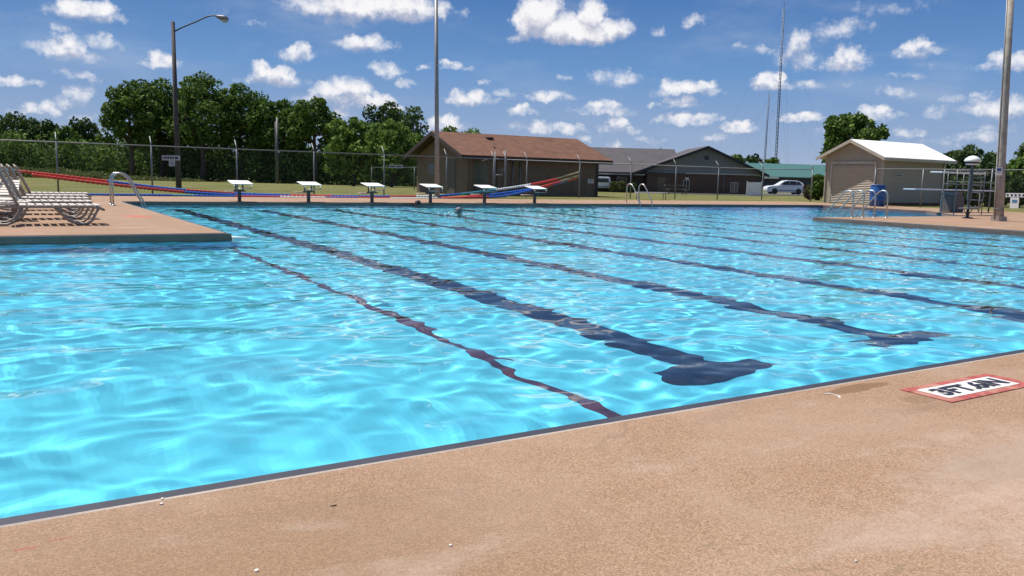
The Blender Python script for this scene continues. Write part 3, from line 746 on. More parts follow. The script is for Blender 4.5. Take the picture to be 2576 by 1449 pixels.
for (xa, za) in ((xl, zl), (xr, zr_)):
    b.add([(xa, -.6, za), (0, -.6, zp), (0, 9, zp), (xa, 9, za), (xa, -.6, za+.14), (0, -.6, zp+.14), (0, 9, zp+.14), (xa, 9, za+.14)], [(0, 1, 2, 3), (4, 5, 6, 7), (0, 1, 5, 4), (0, 3, 7, 4), (2, 3, 7, 6)])
r = b.build('roof', MSHG, t)
b = MB()
for (xa, za) in ((xl, zl), (xr, zr_)):
    b.add([(xa, -.66, za-.12), (0, -.66, zp-.12), (0, -.603, zp-.12), (xa, -.603, za-.12), (xa, -.66, za+.12), (0, -.66, zp+.12), (0, -.603, zp+.12), (xa, -.603, za+.12)], [(0, 1, 2, 3), (4, 5, 6, 7), (0, 1, 5, 4), (2, 3, 7, 6), (0, 3, 7, 4)])
b.build('barge_board', M('blue_black_trim', (.012, .016, .028), .6), r)
b = MB(); b.box((-5.7, -.14, 1.60), (5.2, -.05, 1.70)); b.build('gutter', M('pale_trim', (.42, .42, .44), .5), t)
b = MB(); b.box((-12.2, -.5, 1.35), (-5.9, -.38, 1.43)); b.build('gutter', M('pale_trim'), t)
# long wing to the left
b = MB(); b.box((-15, 1.2, -.6), (-5.65, 9, 1.6)); b.build('wall', MBRICK, t)
b = MB(); zr2 = z_(382, 86)
b.add([(-16, -.3, 1.45), (-2.0, -.3, 1.45), (-2.0, 6, zr2), (-16, 6, zr2), (-16, 12, 1.45), (-2.0, 12, 1.45), (-16, -.3, 1.6), (-2, -.3, 1.6), (-2, 6, zr2+.14), (-16, 6, zr2+.14)],
      [(0, 1, 2, 3), (6, 7, 8, 9), (0, 1, 7, 6), (2, 5, 4, 3)])
b.build('roof', MSHG, t)
def win(x0, x1, z0, z1, y, mat=MGLASSD, cross=True):
    b = MB(); b.box((x0, y-.03, z0), (x1, y+.01, z1)); w = b.build('window', mat, t)
    b = MB(); tt = .05
    b.box((x0-tt, y-.05, z0-tt), (x1+tt, y-.031, z0)); b.box((x0-tt, y-.05, z1), (x1+tt, y-.031, z1+tt)); b.box((x0-tt, y-.05, z0), (x0, y-.031, z1)); b.box((x1, y-.05, z0), (x1+tt, y-.031, z1))
    if cross: b.box(((x0+x1)/2-.02, y-.05, z0), ((x0+x1)/2+.02, y-.031, z1))
    b.build('frame', M('pale_trim'), w)
win(-2.05, -1.55, .05, .95, 0); win(2.45, 3.1, .0, .85, 0); win(-10.5, -9.6, .3, 1.1, 1.2); win(-8.3, -7.4, .3, 1.1, 1.2)
b = MB(); b.box((-4.6, -.04, -.5), (-3.8, .002, 1.2)); b.build('door', MDOOR, t)
b = MB(); b.box((-1.95, -.12, 1.08), (-1.6, -.02, 1.22)); b.build('wall_lamp', MWHITE, t)
for xx in (-2.9, 1.75): 
    b = MB(); b.tube([(xx, -.08, -.4), (xx, -.08, 1.6)], .045, 6); b.build('downpipe', MGALV, t)
# green-roofed hall behind
O = gd(2000, 480, 160); O.z = 0
t = thing('green_roofed_hall', 'long dark hall with a green metal roof in the distance behind the white car', 'building', O, ang)
m, tt_, bb_ = newmat('green_metal_roof'); tc = tt_.node('ShaderNodeTexCoord').outputs['Object']
wv = tt_.node('ShaderNodeTexWave'); tt_.l.new(tc, wv.inputs[0]); wv.inputs['Scale'].default_value = 1.2
tt_.l.new(tt_.mix(wv.outputs['Fac'], (.045, .135, .125), (.065, .17, .155)), bb_.inputs['Base Color']); bb_.inputs['Roughness'].default_value = .5
b = MB(); b.box((-7.5, 0, -1.2), (12, 14, 1.95)); b.build('wall', M('slate_wall', (.035, .04, .06), .8, var=.3), t)
b = MB(); b.add([(-8.2, -.7, 1.95), (13, -.7, 1.95), (13, 7, 4.72), (-8.2, 7, 4.72), (-8.2, 14.7, 1.95), (13, 14.7, 1.95), (-8.2, -.7, 2.1), (13, -.7, 2.1)], [(6, 7, 2, 3), (0, 1, 7, 6), (3, 2, 5, 4), (0, 3, 4)]); b.build('roof', m, t)
b = MB(); b.box((-6.2, -1.0, 1.72), (-3.6, -.72, 2.0)); b.build('awning', MWHITE, t)
# beige equipment shed
MBEIGE = M('beige_siding', (.40, .34, .265), .75, var=.06, scale=2)
MBEIGE2 = M('beige_trim', (.50, .44, .35), .7)
t = thing('shed', 'beige shed with a white metal roof and a roller door beside the diving well', 'shed', (38.0, 26.1, 0))
r = gable_x(t, 0, 5.35, 0, 3.3, -.05, 2.30, 3.22, .38, .42, MBEIGE, M('white_metal_roof', (.95, .93, .86), .6, var=.02), MBEIGE2, th=.07)
m, tt_, bb_ = newmat('roller_door'); tc = tt_.node('ShaderNodeTexCoord').outputs['Object']
bb_.inputs['Base Color'].default_value = (.50, .42, .34, 1); tt_.l.new(tt_.mix(tt_.noise(tc, 3), (.46, .385, .31), (.54, .455, .37)), bb_.inputs['Base Color'])
b = MB(); nsl = 22
for k in range(nsl):
    z0 = k*1.95/nsl; z1 = (k+1)*1.95/nsl
    b.add([(-.06, .42, z0), (-.06, 2.88, z0), (-.022, 2.88, z0+.012), (-.022, .42, z0+.012), (-.03, .42, z1), (-.03, 2.88, z1)], [(0, 1, 2, 3)]) if False else None
    b.add([(-.03, .42, z0), (-.03, 2.88, z0), (-.065, 2.88, z0+(z1-z0)*.55), (-.065, .42, z0+(z1-z0)*.55), (-.03, .42, z1-.004), (-.03, 2.88, z1-.004)], [(0, 1, 2, 3), (3, 2, 5, 4)])
b.build('roller_door', m, t)
b = MB(); b.box((-.07, .30, 0), (-.002, .41, 2.05)); b.box((-.07, 2.89, 0), (-.002, 3.0, 2.05)); b.box((-.075, .30, 2.05), (-.002, 3.0, 2.16)); b.build('door_frame', MBEIGE2, t)
for bx_ in (((-.05, -.05, 0), (.09, .0, 2.4)), ((-.05, 3.30, 0), (.09, 3.35, 2.4)), ((5.26, -.05, 0), (5.4, -.002, 2.4))):
    b = MB(); b.box(*bx_); b.build('corner_trim', MBEIGE2, t)
b = MB(); b.tube([(5.2, -.2, 2.3), (5.25, -.06, 2.0), (5.25, -.06, 0)], .035, 8); b.build('downpipe', M('white_paint'), t)
b = MB(); b.box((0, -.02, -.04), (5.35, -.003, .12)); b.build('plinth', M('rust_stain', (.13, .05, .03), .9), t)
sign_at(2253, 438, 2271, 445, lambda a, b_: gy(a, b_, 26.05), 'sign', 'narrow pale sign on the long dark wall of the beige shed', parts=((-.85, -.3, .8, .3, MINK, 'lettering'),), mat=M('cream_board', (.5, .48, .40), .6))
# white board enclosure
pA, pB = gd(1879, 470, 74), gd(1915, 470, 76)
t = thing('bin_enclosure', 'white vertical-board enclosure between the brick building and the white car', 'fence', (pA.x, pA.y, ground_z(pA.x, pA.y)), math.atan2(pB.y-pA.y, pB.x-pA.x))
Lw = (pB-pA).length; n_ = 11
b = MB()
for k in range(n_): b.box((k*Lw/n_, 0, .02), ((k+.90)*Lw/n_, .04, 1.22))
b.build('boards', M('white_boards', (.80, .78, .82), .6), t)
for xx in (-.04, Lw-.04):
    b = MB(); b.box((xx-.05, -.04, 0), (xx+.05, -.002, 1.32)); b.build('post', MWHITE, t)

# ------------------------------------------------------------------ vehicles
MCAR = M('white_car_paint', (.72, .73, .76), .25, var=.04, spec=.6); MTYRE = M('tyre', (.02, .02, .022), .8); MRIM = M('rim', (.35, .35, .37), .4, metal=.6)
def wheel(t, x, y, s=1):
    b = MB(); mm = Matrix.Translation((x, y, .36)) @ Matrix.Rotation(PI/2, 4, 'X')
    prof = [(.20, -.11), (.33, -.11), (.36, -.07), (.36, .07), (.33, .11), (.20, .11)]
    q = MB(); q.lathe(prof, 22); b.add([mm @ Vector(v) for v in q.v], q.f, 0, True)
    w = b.build('wheel', MTYRE, t)
    b = MB(); q = MB(); q.lathe([(.0, .06), (.05, .085), (.19, .09), (.22, .10), (.22, -.10), (.0, -.10)], 18); b.add([mm @ Vector(v) for v in q.v], q.f, 0, False); b.build('rim', MRIM, w)
p = gd(1973, 480, 101)
t = thing('parked_car', 'white estate car parked side-on in front of the green-roofed hall', 'car', (p.x, p.y, ground_z(p.x, p.y)+.05), ang)
body = [(-2.33, .34), (-2.36, .62), (-2.28, .86), (-1.9, .98), (-1.15, 1.06), (-.95, 1.10), (1.85, 1.14), (2.2, 1.02), (2.33, .82), (2.34, .36), (1.9, .24), (-1.9, .24)]
b = MB(); b.prism(body, -.88, .88); b.build('body', MCAR, t, bevel=.07)
b = MB()
cab = [(-1.08, 1.07, .84), (-.30, 1.60, .66), (.2, 1.69, .64), (1.35, 1.66, .64), (1.95, 1.40, .68), (2.12, 1.10, .82)]
vs = [(x, -w, z) for x, z, w in cab]+[(x, w, z) for x, z, w in cab]; n_ = len(cab)
b.add(vs, [tuple(range(n_)), tuple(reversed(range(n_, 2*n_)))]+[(i, i+1, i+1+n_, i+n_) for i in range(n_-1)]); b.build('cabin', MCAR, t, bevel=.05)
def pane(pts, par=t, nm='window'):
    b = MB(); vs = [(x, y-.02, z) for x, y, z in pts]+[(x, y+.03, z) for x, y, z in pts]; n_ = len(pts)
    b.add(vs, [tuple(range(n_)), tuple(reversed(range(n_, 2*n_)))]+[(i, (i+1) % n_, (i+1) % n_+n_, i+n_) for i in range(n_)]); b.build(nm, MGLASSD, par)
pane([(-.78, -.845, 1.14), (-.22, -.715, 1.53), (.30, -.695, 1.60), (.34, -.845, 1.14)])
pane([(.42, -.845, 1.14), (.38, -.695, 1.60), (1.10, -.70, 1.59), (1.18, -.845, 1.15)])
pane([(1.26, -.845, 1.16), (1.18, -.70, 1.58), (1.55, -.72, 1.50), (1.80, -.83, 1.20)])
for x in (-1.42, 1.42):
    for y in (-.82, .82): wheel(t, x, y)
b = MB(); b.box((-2.30, -.89, .66), (-2.02, -.60, .82)); b.build('headlight', M('headlight', (.5, .5, .5), .2), t)
b = MB(); b.box((2.10, -.89, .80), (2.335, -.65, 1.0)); b.build('tail_light', M('tail_light', (.25, .03, .03), .3), t)
b = MB(); b.box((-.72, -.99, 1.08), (-.56, -.88, 1.20)); b.build('mirror', MCAR, t)
b = MB(); b.box((-1.0, -.895, .42), (1.0, -.882, .50)); b.build('side_trim', MDARK, t)
p = gd(1516, 470, 79)
t = thing('parked_van', 'white van seen from behind beside the right end of the brown building', 'van', (p.x, p.y, ground_z(p.x, p.y)+.05), ang)
b = MB(); b.prism([(-.75, .30), (-.78, .8), (-.70, 1.28), (-.62, 1.36), (.62, 1.36), (.70, 1.28), (.78, .8), (.75, .30)], 0, 3.4); b.build('body', MCAR, t, bevel=.06)
pane([(-.58, .0, .84), (-.52, .0, 1.20), (.52, .0, 1.20), (.58, .0, .84)], t)
b = MB(); b.box((-.76, -.08, .32), (.76, -.002, .50)); b.build('bumper', M('grey_bumper', (.30, .30, .32), .5), t)
for s in (-1, 1):
    b = MB(); b.box((s*.69-.05, -.03, .6), (s*.69+.05, .03, .80)); b.build('tail_light', M('tail_light'), t)
    for yy in (.8, 3.3): wheel(t, s*.58, yy)
# ------------------------------------------------------------------ fences
def wire_mat():
    m, t, b = newmat('chain_link'); tc = t.node('ShaderNodeTexCoord').outputs['UV']
    sx = t.node('ShaderNodeSeparateXYZ'); t.l.new(tc, sx.inputs[0])
    u, v = sx.outputs[0], sx.outputs[1]
    a = t.math('ABSOLUTE', t.math('SUBTRACT', t.math('FRACT', t.math('MULTIPLY', t.math('ADD', u, v), 13)), .5))
    c = t.math('ABSOLUTE', t.math('SUBTRACT', t.math('FRACT', t.math('MULTIPLY', t.math('SUBTRACT', u, v), 13)), .5))
    k = t.math('LESS_THAN', t.math('MINIMUM', a, c), .011)
    b.inputs['Base Color'].default_value = (.16, .17, .17, 1); b.inputs['Metallic'].default_value = .2; b.inputs['Roughness'].default_value = .6
    tr = t.node('ShaderNodeBsdfTransparent'); mx = t.node('ShaderNodeMixShader'); t.l.new(k, mx.inputs[0]); t.l.new(tr.outputs[0], mx.inputs[1]); t.l.new(b.outputs[0], mx.inputs[2])
    t.l.new(mx.outputs[0], t.n['Material Output'].inputs[0]); return m
MWIRE = wire_mat()
def fence(name, label, pts, hs, posts, arms=True, rr=.021, group=None, mesh=True, zb=0, arm_dir=(0, 1, 0)):
    """pts: ground polyline (x,y); posts: list of (x,y,h)"""
    t = thing(name, label, 'fence', (pts[0][0], pts[0][1], zb), 0, group); O_ = Vector((pts[0][0], pts[0][1], zb))
    b = MB(); b.tube([Vector((x, y, zb+h))-O_ for (x, y), h in zip(pts, hs)], rr, 8); b.build('top_rail', MGALV, t)
    for x, y, h in posts:
        b = MB(); q = Vector((x, y, zb))-O_
        b.tube([q-Vector((0, 0, .1)), q+Vector((0, 0, h+.02))], .030, 8)
        if arms: b.tube([q+Vector((0, 0, h)), q+Vector((0, 0, h+.10))+Vector(arm_dir)*.03, q+Vector((0, 0, h+.36))+Vector(arm_dir)*.26], [.03, .024, .018], 6)
        else: b.lathe([(.04, 0), (.04, .03), (.0, .07)], 8, q+Vector((0, 0, h)))
        b.build('post', MGALV, t)
    if mesh:
        for i in range(len(pts)-1):
            a, c = Vector((*pts[i], zb))-O_, Vector((*pts[i+1], zb))-O_; L = (c-a).length
            me = bpy.data.meshes.new('wire_mesh'); me.from_pydata([a+Vector((0, 0, .04)), c+Vector((0, 0, .04)), c+Vector((0, 0, hs[i+1])), a+Vector((0, 0, hs[i]))], [], [(0, 1, 2, 3)])
            uvl = me.uv_layers.new(name='uv')
            for k, uvv in enumerate(((0, 0), (L, 0), (L, hs[i+1]), (0, hs[i]))): uvl.data[k].uv = uvv
            me.materials.append(MWIRE); o = bpy.data.objects.new('wire_mesh', me); COL.objects.link(o); o.parent = t
    return t
HF = 1.71
px_ = [-10.1, -7.07, -4.03, -1.0, 2.03, 5.06, 8.09, 11.12, 14.15, 17.1, 19.5]
fence('chain_link_fence', 'long chain-link fence across the grass behind the left deck, up to the gate', [(-14, 33), (19.5, 33)], [1.74, HF], [(x, 33, HF) for x in px_])
px_ = [20.15, 21.3, 24.35, 27.57, 30.6, 33.7, 37.2]
fence('chain_link_fence', 'chain-link fence from the gate past the brown building to the shed', [(20.15, 33), (37.2, 33), (37.2, 29.6)], [HF, HF, HF], [(x, 33, HF) for x in px_]+[(37.2, 29.65, HF)])
fence('chain_link_fence', 'chain-link fence along the right side of the pool in front of the shed', [(37.2, 25.9), (37.2, -6)], [1.78, 1.78], [(37.2, y, 1.78) for y in (25.9, 23.4, 20.2, 17.2, 14.2, 11.2, 8.2, 5.2)], arms=False)
# gate between the two gate posts
t = thing('gate', 'narrow tall metal gate in the fence in front of the brown building', 'gate', (19.5, 33, 0))
b = MB()
for x, h in ((.06, 2.05), (.60, 2.12)): b.tube([(x, -.02, .05), (x, -.02, h)], .03, 8)
for z in (.15, 1.0, 1.72): b.tube([(.06, -.02, z), (.60, -.02, z)], .022, 8)
b.build('frame', MGALV, t)
b = MB(); b.box((.46, -.09, .95), (.52, -.045, 1.1)); b.build('latch', MDARK, t)
# lower fence running back from the gate, with a banner sign
a = gy(1150, 421, 45); c = gy(935, 421, 47.5)
gza = ground_z(a.x, a.y)
t = fence('field_fence', 'lower chain-link fence running back from the gate and across the field behind the brown building', [(19.4, 33.2), (a.x, a.y), (c.x, c.y)], [1.72, a.z, c.z], [(a.x, a.y, a.z), ((a.x+c.x)/2, (a.y+c.y)/2, (a.z+c.z)/2), (c.x, c.y, c.z)], arms=False, rr=.014)
def psign(a, b_): 
    d = ray(a, b_); 
    # plane through the field fence
    n = Vector((-(c.y-a_.y), c.x-a_.x, 0)).normalized(); tt = (n.dot(a_-Vector((0, 0, CH))))/n.dot(d); return Vector((0, 0, CH))+d*tt-n*0
a_ = a.copy(); 
sign_at(978, 414.5, 1013, 423, lambda p, q: psign(p, q)+Vector((0, -.06, 0)), 'banner', 'long narrow white sign on the lower field fence left of the brown building', parts=((-.9, -.3, -.2, .3, MINK, 'lettering'), (.0, -.3, .8, .3, MINK, 'lettering')), mat=M('grey_white_board', (.45, .45, .50), .6))
# signs by the fence at the street lamp
S_ = lambda a, b_: gy(a, b_, 32.93)
MPALE = M('pale_board', (.42, .43, .45), .6)
sign_at(407.5, 391, 453, 403.5, S_, 'sign', 'wide white sign with dark lettering hung on the fence beside the street lamp', parts=tuple((x0, -.45, x1, .45, MINK, 'lettering') for x0, x1 in ((-.86, -.68), (-.62, -.5), (-.42, -.2), (-.12, .06), (.14, .3), (.42, .78))), mat=MPALE)
sign_at(425, 403.8, 440, 418, S_, 'sign', 'small square white notice hanging under the wide sign on the fence', parts=((-.55, -.1, .55, .45, M('grey_ink', (.25, .25, .32), .6), 'lettering'), (-.55, -.6, .55, -.3, M('grey_ink'), 'lettering')), mat=MPALE)
# things on the right-hand fence
def gx(px, py, X):
    d = ray(px, py); k = X/d.x; return Vector((X, d.y*k, CH+d.z*k))
G_ = lambda a, b_: gx(a, b_, 37.12)
sign_at(2530, 486, 2600, 496, G_, 'banner', 'white banner strip with dark lettering on the right-hand fence', parts=tuple((x, -.5, x+.14, .5, MINK, 'lettering') for x in (-.92, -.62, -.34, -.06, .22, .5)), mat=MWHITE)
G2 = lambda a, b_: gx(a, b_, 37.04)
sign_at(2541, 497, 2563, 524, G2, 'sign', 'square white sign with a blue picture below the banner on the right-hand fence', parts=((-.55, .05, .6, .6, M('sky_blue_print', (.06, .25, .42), .5), 'picture'),), mat=M('white_paint'))
t = thing('windscreen', 'dark grey mesh screen tied to the right-hand fence behind the banner', 'screen', (37.16, 18.4, 0))
b = MB(); b.box((-.01, -12, .05), (.01, 0, .92)); b.build('fabric', M('screen_fabric', (.085, .085, .095), .9, var=.5, scale=9), t)
b = MB(); b.tube([(-.03, -12, .95), (-.03, 0, .95)], .02, 6); b.build('hem', MWHITE, t)

# ------------------------------------------------------------------ starting blocks
MBTOP = M('block_top_white', (.80, .80, .77), .6, var=.04)
MBPOST = M('block_post', (.10, .075, .065), .6, var=.3, scale=6)
def make_block(label):
    t = thing('starting_block', label, 'starting block', (LANEX[1], FY+.28, 0), 0, 'starting blocks at the far end of the pool')
    b = MB(); b.add([(-.31, -.32, .515), (.31, -.32, .515), (.31, .30, .605), (-.31, .30, .605), (-.31, -.32, .54), (.31, -.32, .54), (.31, .30, .63), (-.31, .30, .63)],
                    [(0, 3, 2, 1), (4, 5, 6, 7), (0, 1, 5, 4), (1, 2, 6, 5), (2, 3, 7, 6), (3, 0, 4, 7)]); b.build('platform', MBTOP, t, bevel=.008)
    b = MB(); b.box((-.075, -.05, 0), (.015, .04, .36)); b.build('pedestal', MBPOST, t, bevel=.006)
    for x in (-.14, .08):
        b = MB(); b.tube([(x, .02, .33), (x+.02, .10, .56)], .024, 8); b.build('leg', MBPOST, t)
    b = MB(); b.box((-.18, -.08, .30), (.14, .10, .34)); b.build('bracket', MBPOST, t)
    b = MB(); b.box((-.34, .25, .27), (.10, .50, .30)); b.build('step', M('step_pink', (.55, .42, .36), .6), t, bevel=.005)
    b = MB(); b.tube([(-.25, -.36, .40), (-.25, -.335, .49)], .012, 6); b.tube([(-.25, -.36, .40), (.25, -.36, .40)], .012, 6); b.tube([(.25, -.36, .40), (.25, -.335, .49)], .012, 6); b.build('grab_bar', MSTEEL, t)
    return t
ORD = ['first starting block from the left, nearest the left deck', 'second starting block from the left', 'third starting block from the left', 'fourth starting block from the left, beside the tall metal pole', 'fifth starting block from the left, in front of the brown building', 'last starting block on the right, where the lane ropes rise']
blk = make_block(ORD[0])
for k in range(1, 6): dup(blk, (LANEX[1]+2.1336*k, FY+.28, 0), 0, ORD[k])

# ------------------------------------------------------------------ lane ropes stretched behind the blocks
RC = [M('float_red', (.58, .06, .04), .3), M('float_blue', (.03, .13, .50), .3), M('float_white', (.75, .76, .74), .4), M('float_yellow', (.24, .22, .10), .5), M('float_teal', (.05, .28, .36), .4)]
def rope(label, pts, cols, r=.06):
    """pts: (px, py, y); cols: (fraction, colour) stretches"""
    P = [gy(a, b_, y) for a, b_, y in pts]; t0 = P[0].copy(); Q = []
    for i in range(len(P)-1):
        n_ = max(2, int((P[i+1]-P[i]).length/.07))
        for k in range(n_):
            s = k/n_; p0 = P[max(i-1, 0)]; p1 = P[i]; p2 = P[i+1]; p3 = P[min(i+2, len(P)-1)]
            Q.append(.5*((2*p1)+(p2-p0)*s+(2*p0-5*p1+4*p2-p3)*s*s+(3*p1-p0-3*p2+p3)*s**3))
    Q.append(P[-1]); N = len(Q); rr = [r*(1 if i % 2 else .62) for i in range(N)]
    def mf(i):
        u = i/N
        for lim, cidx in cols:
            if u < lim: return cidx
        return cols[-1][1]
    b = MB(); b.tube([q-t0 for q in Q], rr, 7, mfun=mf)
    o = b.build('lane_rope', RC); o.location = t0
    return tag(o, label, 'lane rope', 'lane ropes strung up behind the starting blocks')
rope('red and blue lane rope sagging from the upper left down to the deck', [(-60, 425, 31.8), (0, 428, 31.8), (60, 432, 31.8), (235, 452, 31.7), (410, 473, 31.5), (520, 482, 31.4), (640, 489, 31.2), (860, 494, 31), (1040, 494, 31), (1100, 493, 31.2), (1180, 486, 31.6), (1300, 470, 32.1), (1380, 455, 32.5), (1456, 434, 32.9)],
     [(.045, 4), (.15, 0), (.25, 1), (.32, 0), (.40, 1), (.46, 0), (.55, 1), (.60, 0), (.64, 2), (.70, 1), (.78, 4), (.86, 2), (.93, 0), (1, 3)])
rope('lower red lane rope running just under the first one', [(80, 440, 31.6), (235, 459, 31.5), (410, 478, 31.3), (520, 487, 31.2), (680, 494, 31), (860, 497, 30.8), (1010, 499, 30.7), (1130, 498, 30.8), (1250, 488, 31.4), (1360, 470, 32.1), (1456, 443, 32.8)],
     [(.20, 0), (.34, 1), (.52, 0), (.62, 2), (.72, 0), (.86, 1), (.93, 0), (1, 3)])
rope('blue and white lane rope lying flat along the deck edge on the left', [(128, 489, 30.1), (260, 490, 30.1), (400, 491, 30.1), (560, 493.5, 30.1), (700, 495.5, 30.1), (900, 498, 30.1)], [(.35, 1), (.42, 4), (.55, 1), (.7, 0), (.85, 2), (1, 1)], .05)
rope('blue lane rope drooping between the fourth and last starting blocks', [(1100, 500, 30.6), (1180, 497, 30.8), (1260, 494, 31.2), (1330, 480, 31.8), (1400, 462, 32.4), (1450, 448, 32.8)], [(.3, 0), (.62, 1), (.78, 0), (.9, 1), (1, 0)], .06)

# ------------------------------------------------------------------ ladders
def ladder(label, loc, rz, h=.80, gap=.5, back=.55, steps=3, slant=.0, over=.42):
    """rails in local y-z planes: anchored on the deck at +y, reaching over the water at -y"""
    t = thing('pool_ladder', label, 'ladder', loc, rz, 'stainless ladders around the pool')
    for s in (-1, 1):
        x = s*gap/2; pts = [(x, back, -.02), (x, back, h*.80), (x, back-.03, h*.92), (x, back-.10, h*.99), (x, back-.20, h), (x, back-.30, h*.96), (x, back-.40, h*.84)]
        pts += [(x, -over*.55, h*.36), (x, -over*.85, h*.18), (x, -over, 0), (x, -over, -.75)]
        b = MB(); b.tube(pts, .022, 10); b.build('rail', MSTEEL, t)
        b = MB(); b.lathe([(.055, 0), (.055, .012), (.03, .03)], 12, (x, back, 0)); b.build('flange', MSTEEL, t)
    for k in range(steps):
        b = MB(); b.box((-gap/2, -over-.04, -.22-.26*k), (gap/2, -over+.06, -.195-.26*k)); b.build('step', MSTEEL, t)
    return t
ladder('stainless ladder at the tip of the left deck near the loungers', (SX-.02, 23.0, 0), R(90), back=.42, over=.30)
ladder('stainless ladder on the far edge right of the last starting block', (gy(1612, 512, FY).x, FY+.02, 0), 0, h=.78, gap=.62, back=.5, over=.35)
ladder('stainless ladder into the diving well, right one of the pair', (22.8, WY-.25, 0), R(180), h=.82, gap=.60, back=.35, over=.70, steps=2)
ladder('stainless ladder into the diving well, left one of the pair', (21.85, WY-.15, 0), R(180), h=.80, gap=.5, back=.35, over=.70, steps=2)
# low bench beyond the far ladder
a = gz(1596, 497); c = gz(1676, 501)
t = thing('bench', 'low backless white plank bench on the grass behind the far ladder', 'bench', (gy(1600, 490, 31.6).x, 31.6, 0), 0)
Lb = gy(1676, 493, 31.6).x-gy(1600, 490, 31.6).x
b = MB(); b.box((0, -.14, .30), (Lb, .14, .35)); b.build('seat', M('bench_white', (.62, .60, .56), .6), t, bevel=.006)
for xx in (.12, Lb-.12):
    b = MB(); b.tube([(xx, -.10, 0), (xx, -.08, .30)], .02, 6); b.tube([(xx, .10, 0), (xx, .08, .30)], .02, 6); b.build('leg', MGALV, t)
# picnic table on the grass beside the brick building
p = gd(1700, 486, 70)
t = thing('picnic_table', 'dark picnic table on the grass in front of the brick building', 'table', (p.x, p.y, ground_z(p.x, p.y)), ang)
MPT = M('picnic_wood', (.13, .11, .10), .8)
b = MB(); b.box((-.95, -.38, .70), (.95, .38, .75)); b.build('tabletop', MPT, t)
for s in (-1, 1):
    b = MB(); b.box((-.95, s*.72-.13, .42), (.95, s*.72+.13, .46)); b.build('seat', MPT, t)
    b = MB(); b.tube([(s*.7, -.72, 0), (s*.7, -.25, .70)], .035, 6); b.tube([(s*.7, .72, 0), (s*.7, .25, .70)], .035, 6); b.tube([(s*.7, -.8, .40), (s*.7, .8, .40)], .03, 6); b.build('leg', MPT, t)

# ------------------------------------------------------------------ loungers
MFR = M('lounger_frame', (.30, .255, .215), .5, var=.12); MST = M('lounger_strap', (.56, .51, .45), .55, var=.06)
def lounger(label, loc, rz, rec=R(66), strap=MST):
    """foot end towards +x; backrest hinge at x = 0"""
    t = thing('sun_lounger', label, 'sun lounger', loc, rz, 'strap sun loungers on the left deck')
    w = .32; h = .30
    for s in (-1, 1):
        b = MB(); b.tube([(-.62, s*w, h), (-.3, s*w, h), (1.05, s*w, h), (1.16, s*w, h-.02), (1.22, s*w, h-.05)], .022, 8); b.build('side_rail', MFR, t)
        b = MB(); b.tube([(.52, s*w, h-.02), (.60, s*w, .20), (.70, s*w, .08), (.84, s*w, .02), (.96, s*w, .02), (1.04, s*w, .08), (1.10, s*w, .20), (1.14, s*w, h-.03)], .021, 8); b.build('leg', MFR, t)
        b = MB(); b.tube([(-.60, s*w, h-.02), (-.56, s*w, .16), (-.46, s*w, .05), (-.34, s*w, .02), (-.16, s*w, .02), (-.05, s*w, .07), (.02, s*w, .18), (.05, s*w, h-.02)], .021, 8); b.build('leg', MFR, t)
        dx, dz = -math.cos(rec), math.sin(rec)
        b = MB(); b.tube([(0, s*(w-.03), h+.02), (dx*.3, s*(w-.03), h+.02+dz*.3), (dx*.62, s*(w-.03), h+.02+dz*.62), (dx*.66-.01, s*(w-.06), h+.02+dz*.66)], .02, 8); b.build('back_rail', MFR, t)
        b = MB(); b.tube([(-.48, s*(w-.03), h), (dx*.42, s*(w-.03), h+.02+dz*.42)], .012, 6); b.build('prop', MFR, t)
    b = MB(); b.tube([(dx*.66-.01, -(w-.06), h+.02+dz*.66), (dx*.68-.01, 0, h+.02+dz*.68), (dx*.66-.01, w-.06, h+.02+dz*.66)], .02, 8); b.build('cross_bar', MFR, t)
    for q_ in ([(1.22, -w, h-.05), (1.23, 0, h-.05), (1.22, w, h-.05)], [(.90, -w, .02), (.90, w, .02)], [(-.25, -w, .02), (-.25, w, .02)]):
        b = MB(); b.tube(q_, .019, 8); b.build('cross_bar', MFR, t)
    b = MB()
    for k in range(10):
        x = .03+k*.118; b.box((x, -w-.022, h+.012), (x+.088, w+.022, h+.030))
    b.build('seat_straps', strap, t, bevel=.006)
    b = MB(); mt = Matrix.Translation((0, 0, h+.03)) @ Matrix.Rotation(-(PI-rec), 4, 'Y')
    for k in range(6): b.box((.05+k*.10, -w+.01, .015 if False else -.03), (.125+k*.10, w-.01, -.012), mat=mt)
    b.build('back_straps', strap, t, bevel=.006)
    return t
LO = ['nearest strap lounger, at the front edge of the left deck', 'second strap lounger from the water edge, right behind the nearest one', 'middle strap lounger of the row', 'fourth strap lounger of the row, counting from the nearest', 'farthest strap lounger of the row, smallest in view']
l0 = lounger(LO[0], (.37, 15.60, 0), 0)
for k, (x, y, rz) in enumerate(((.40, 17.25, .03), (.50, 18.9, -.02), (.62, 20.5, .04), (.78, 22.1, 0)), 1): dup(l0, (x, y, 0), rz, LO[k])
lounger('strap lounger turned end-on with its back slats facing the pool', (.15, 18.6, 0), R(-97), rec=R(28))
lounger('strap lounger at the left edge of the view beside the nearest one', (-.62, 16.6, 0), R(8), rec=R(70))

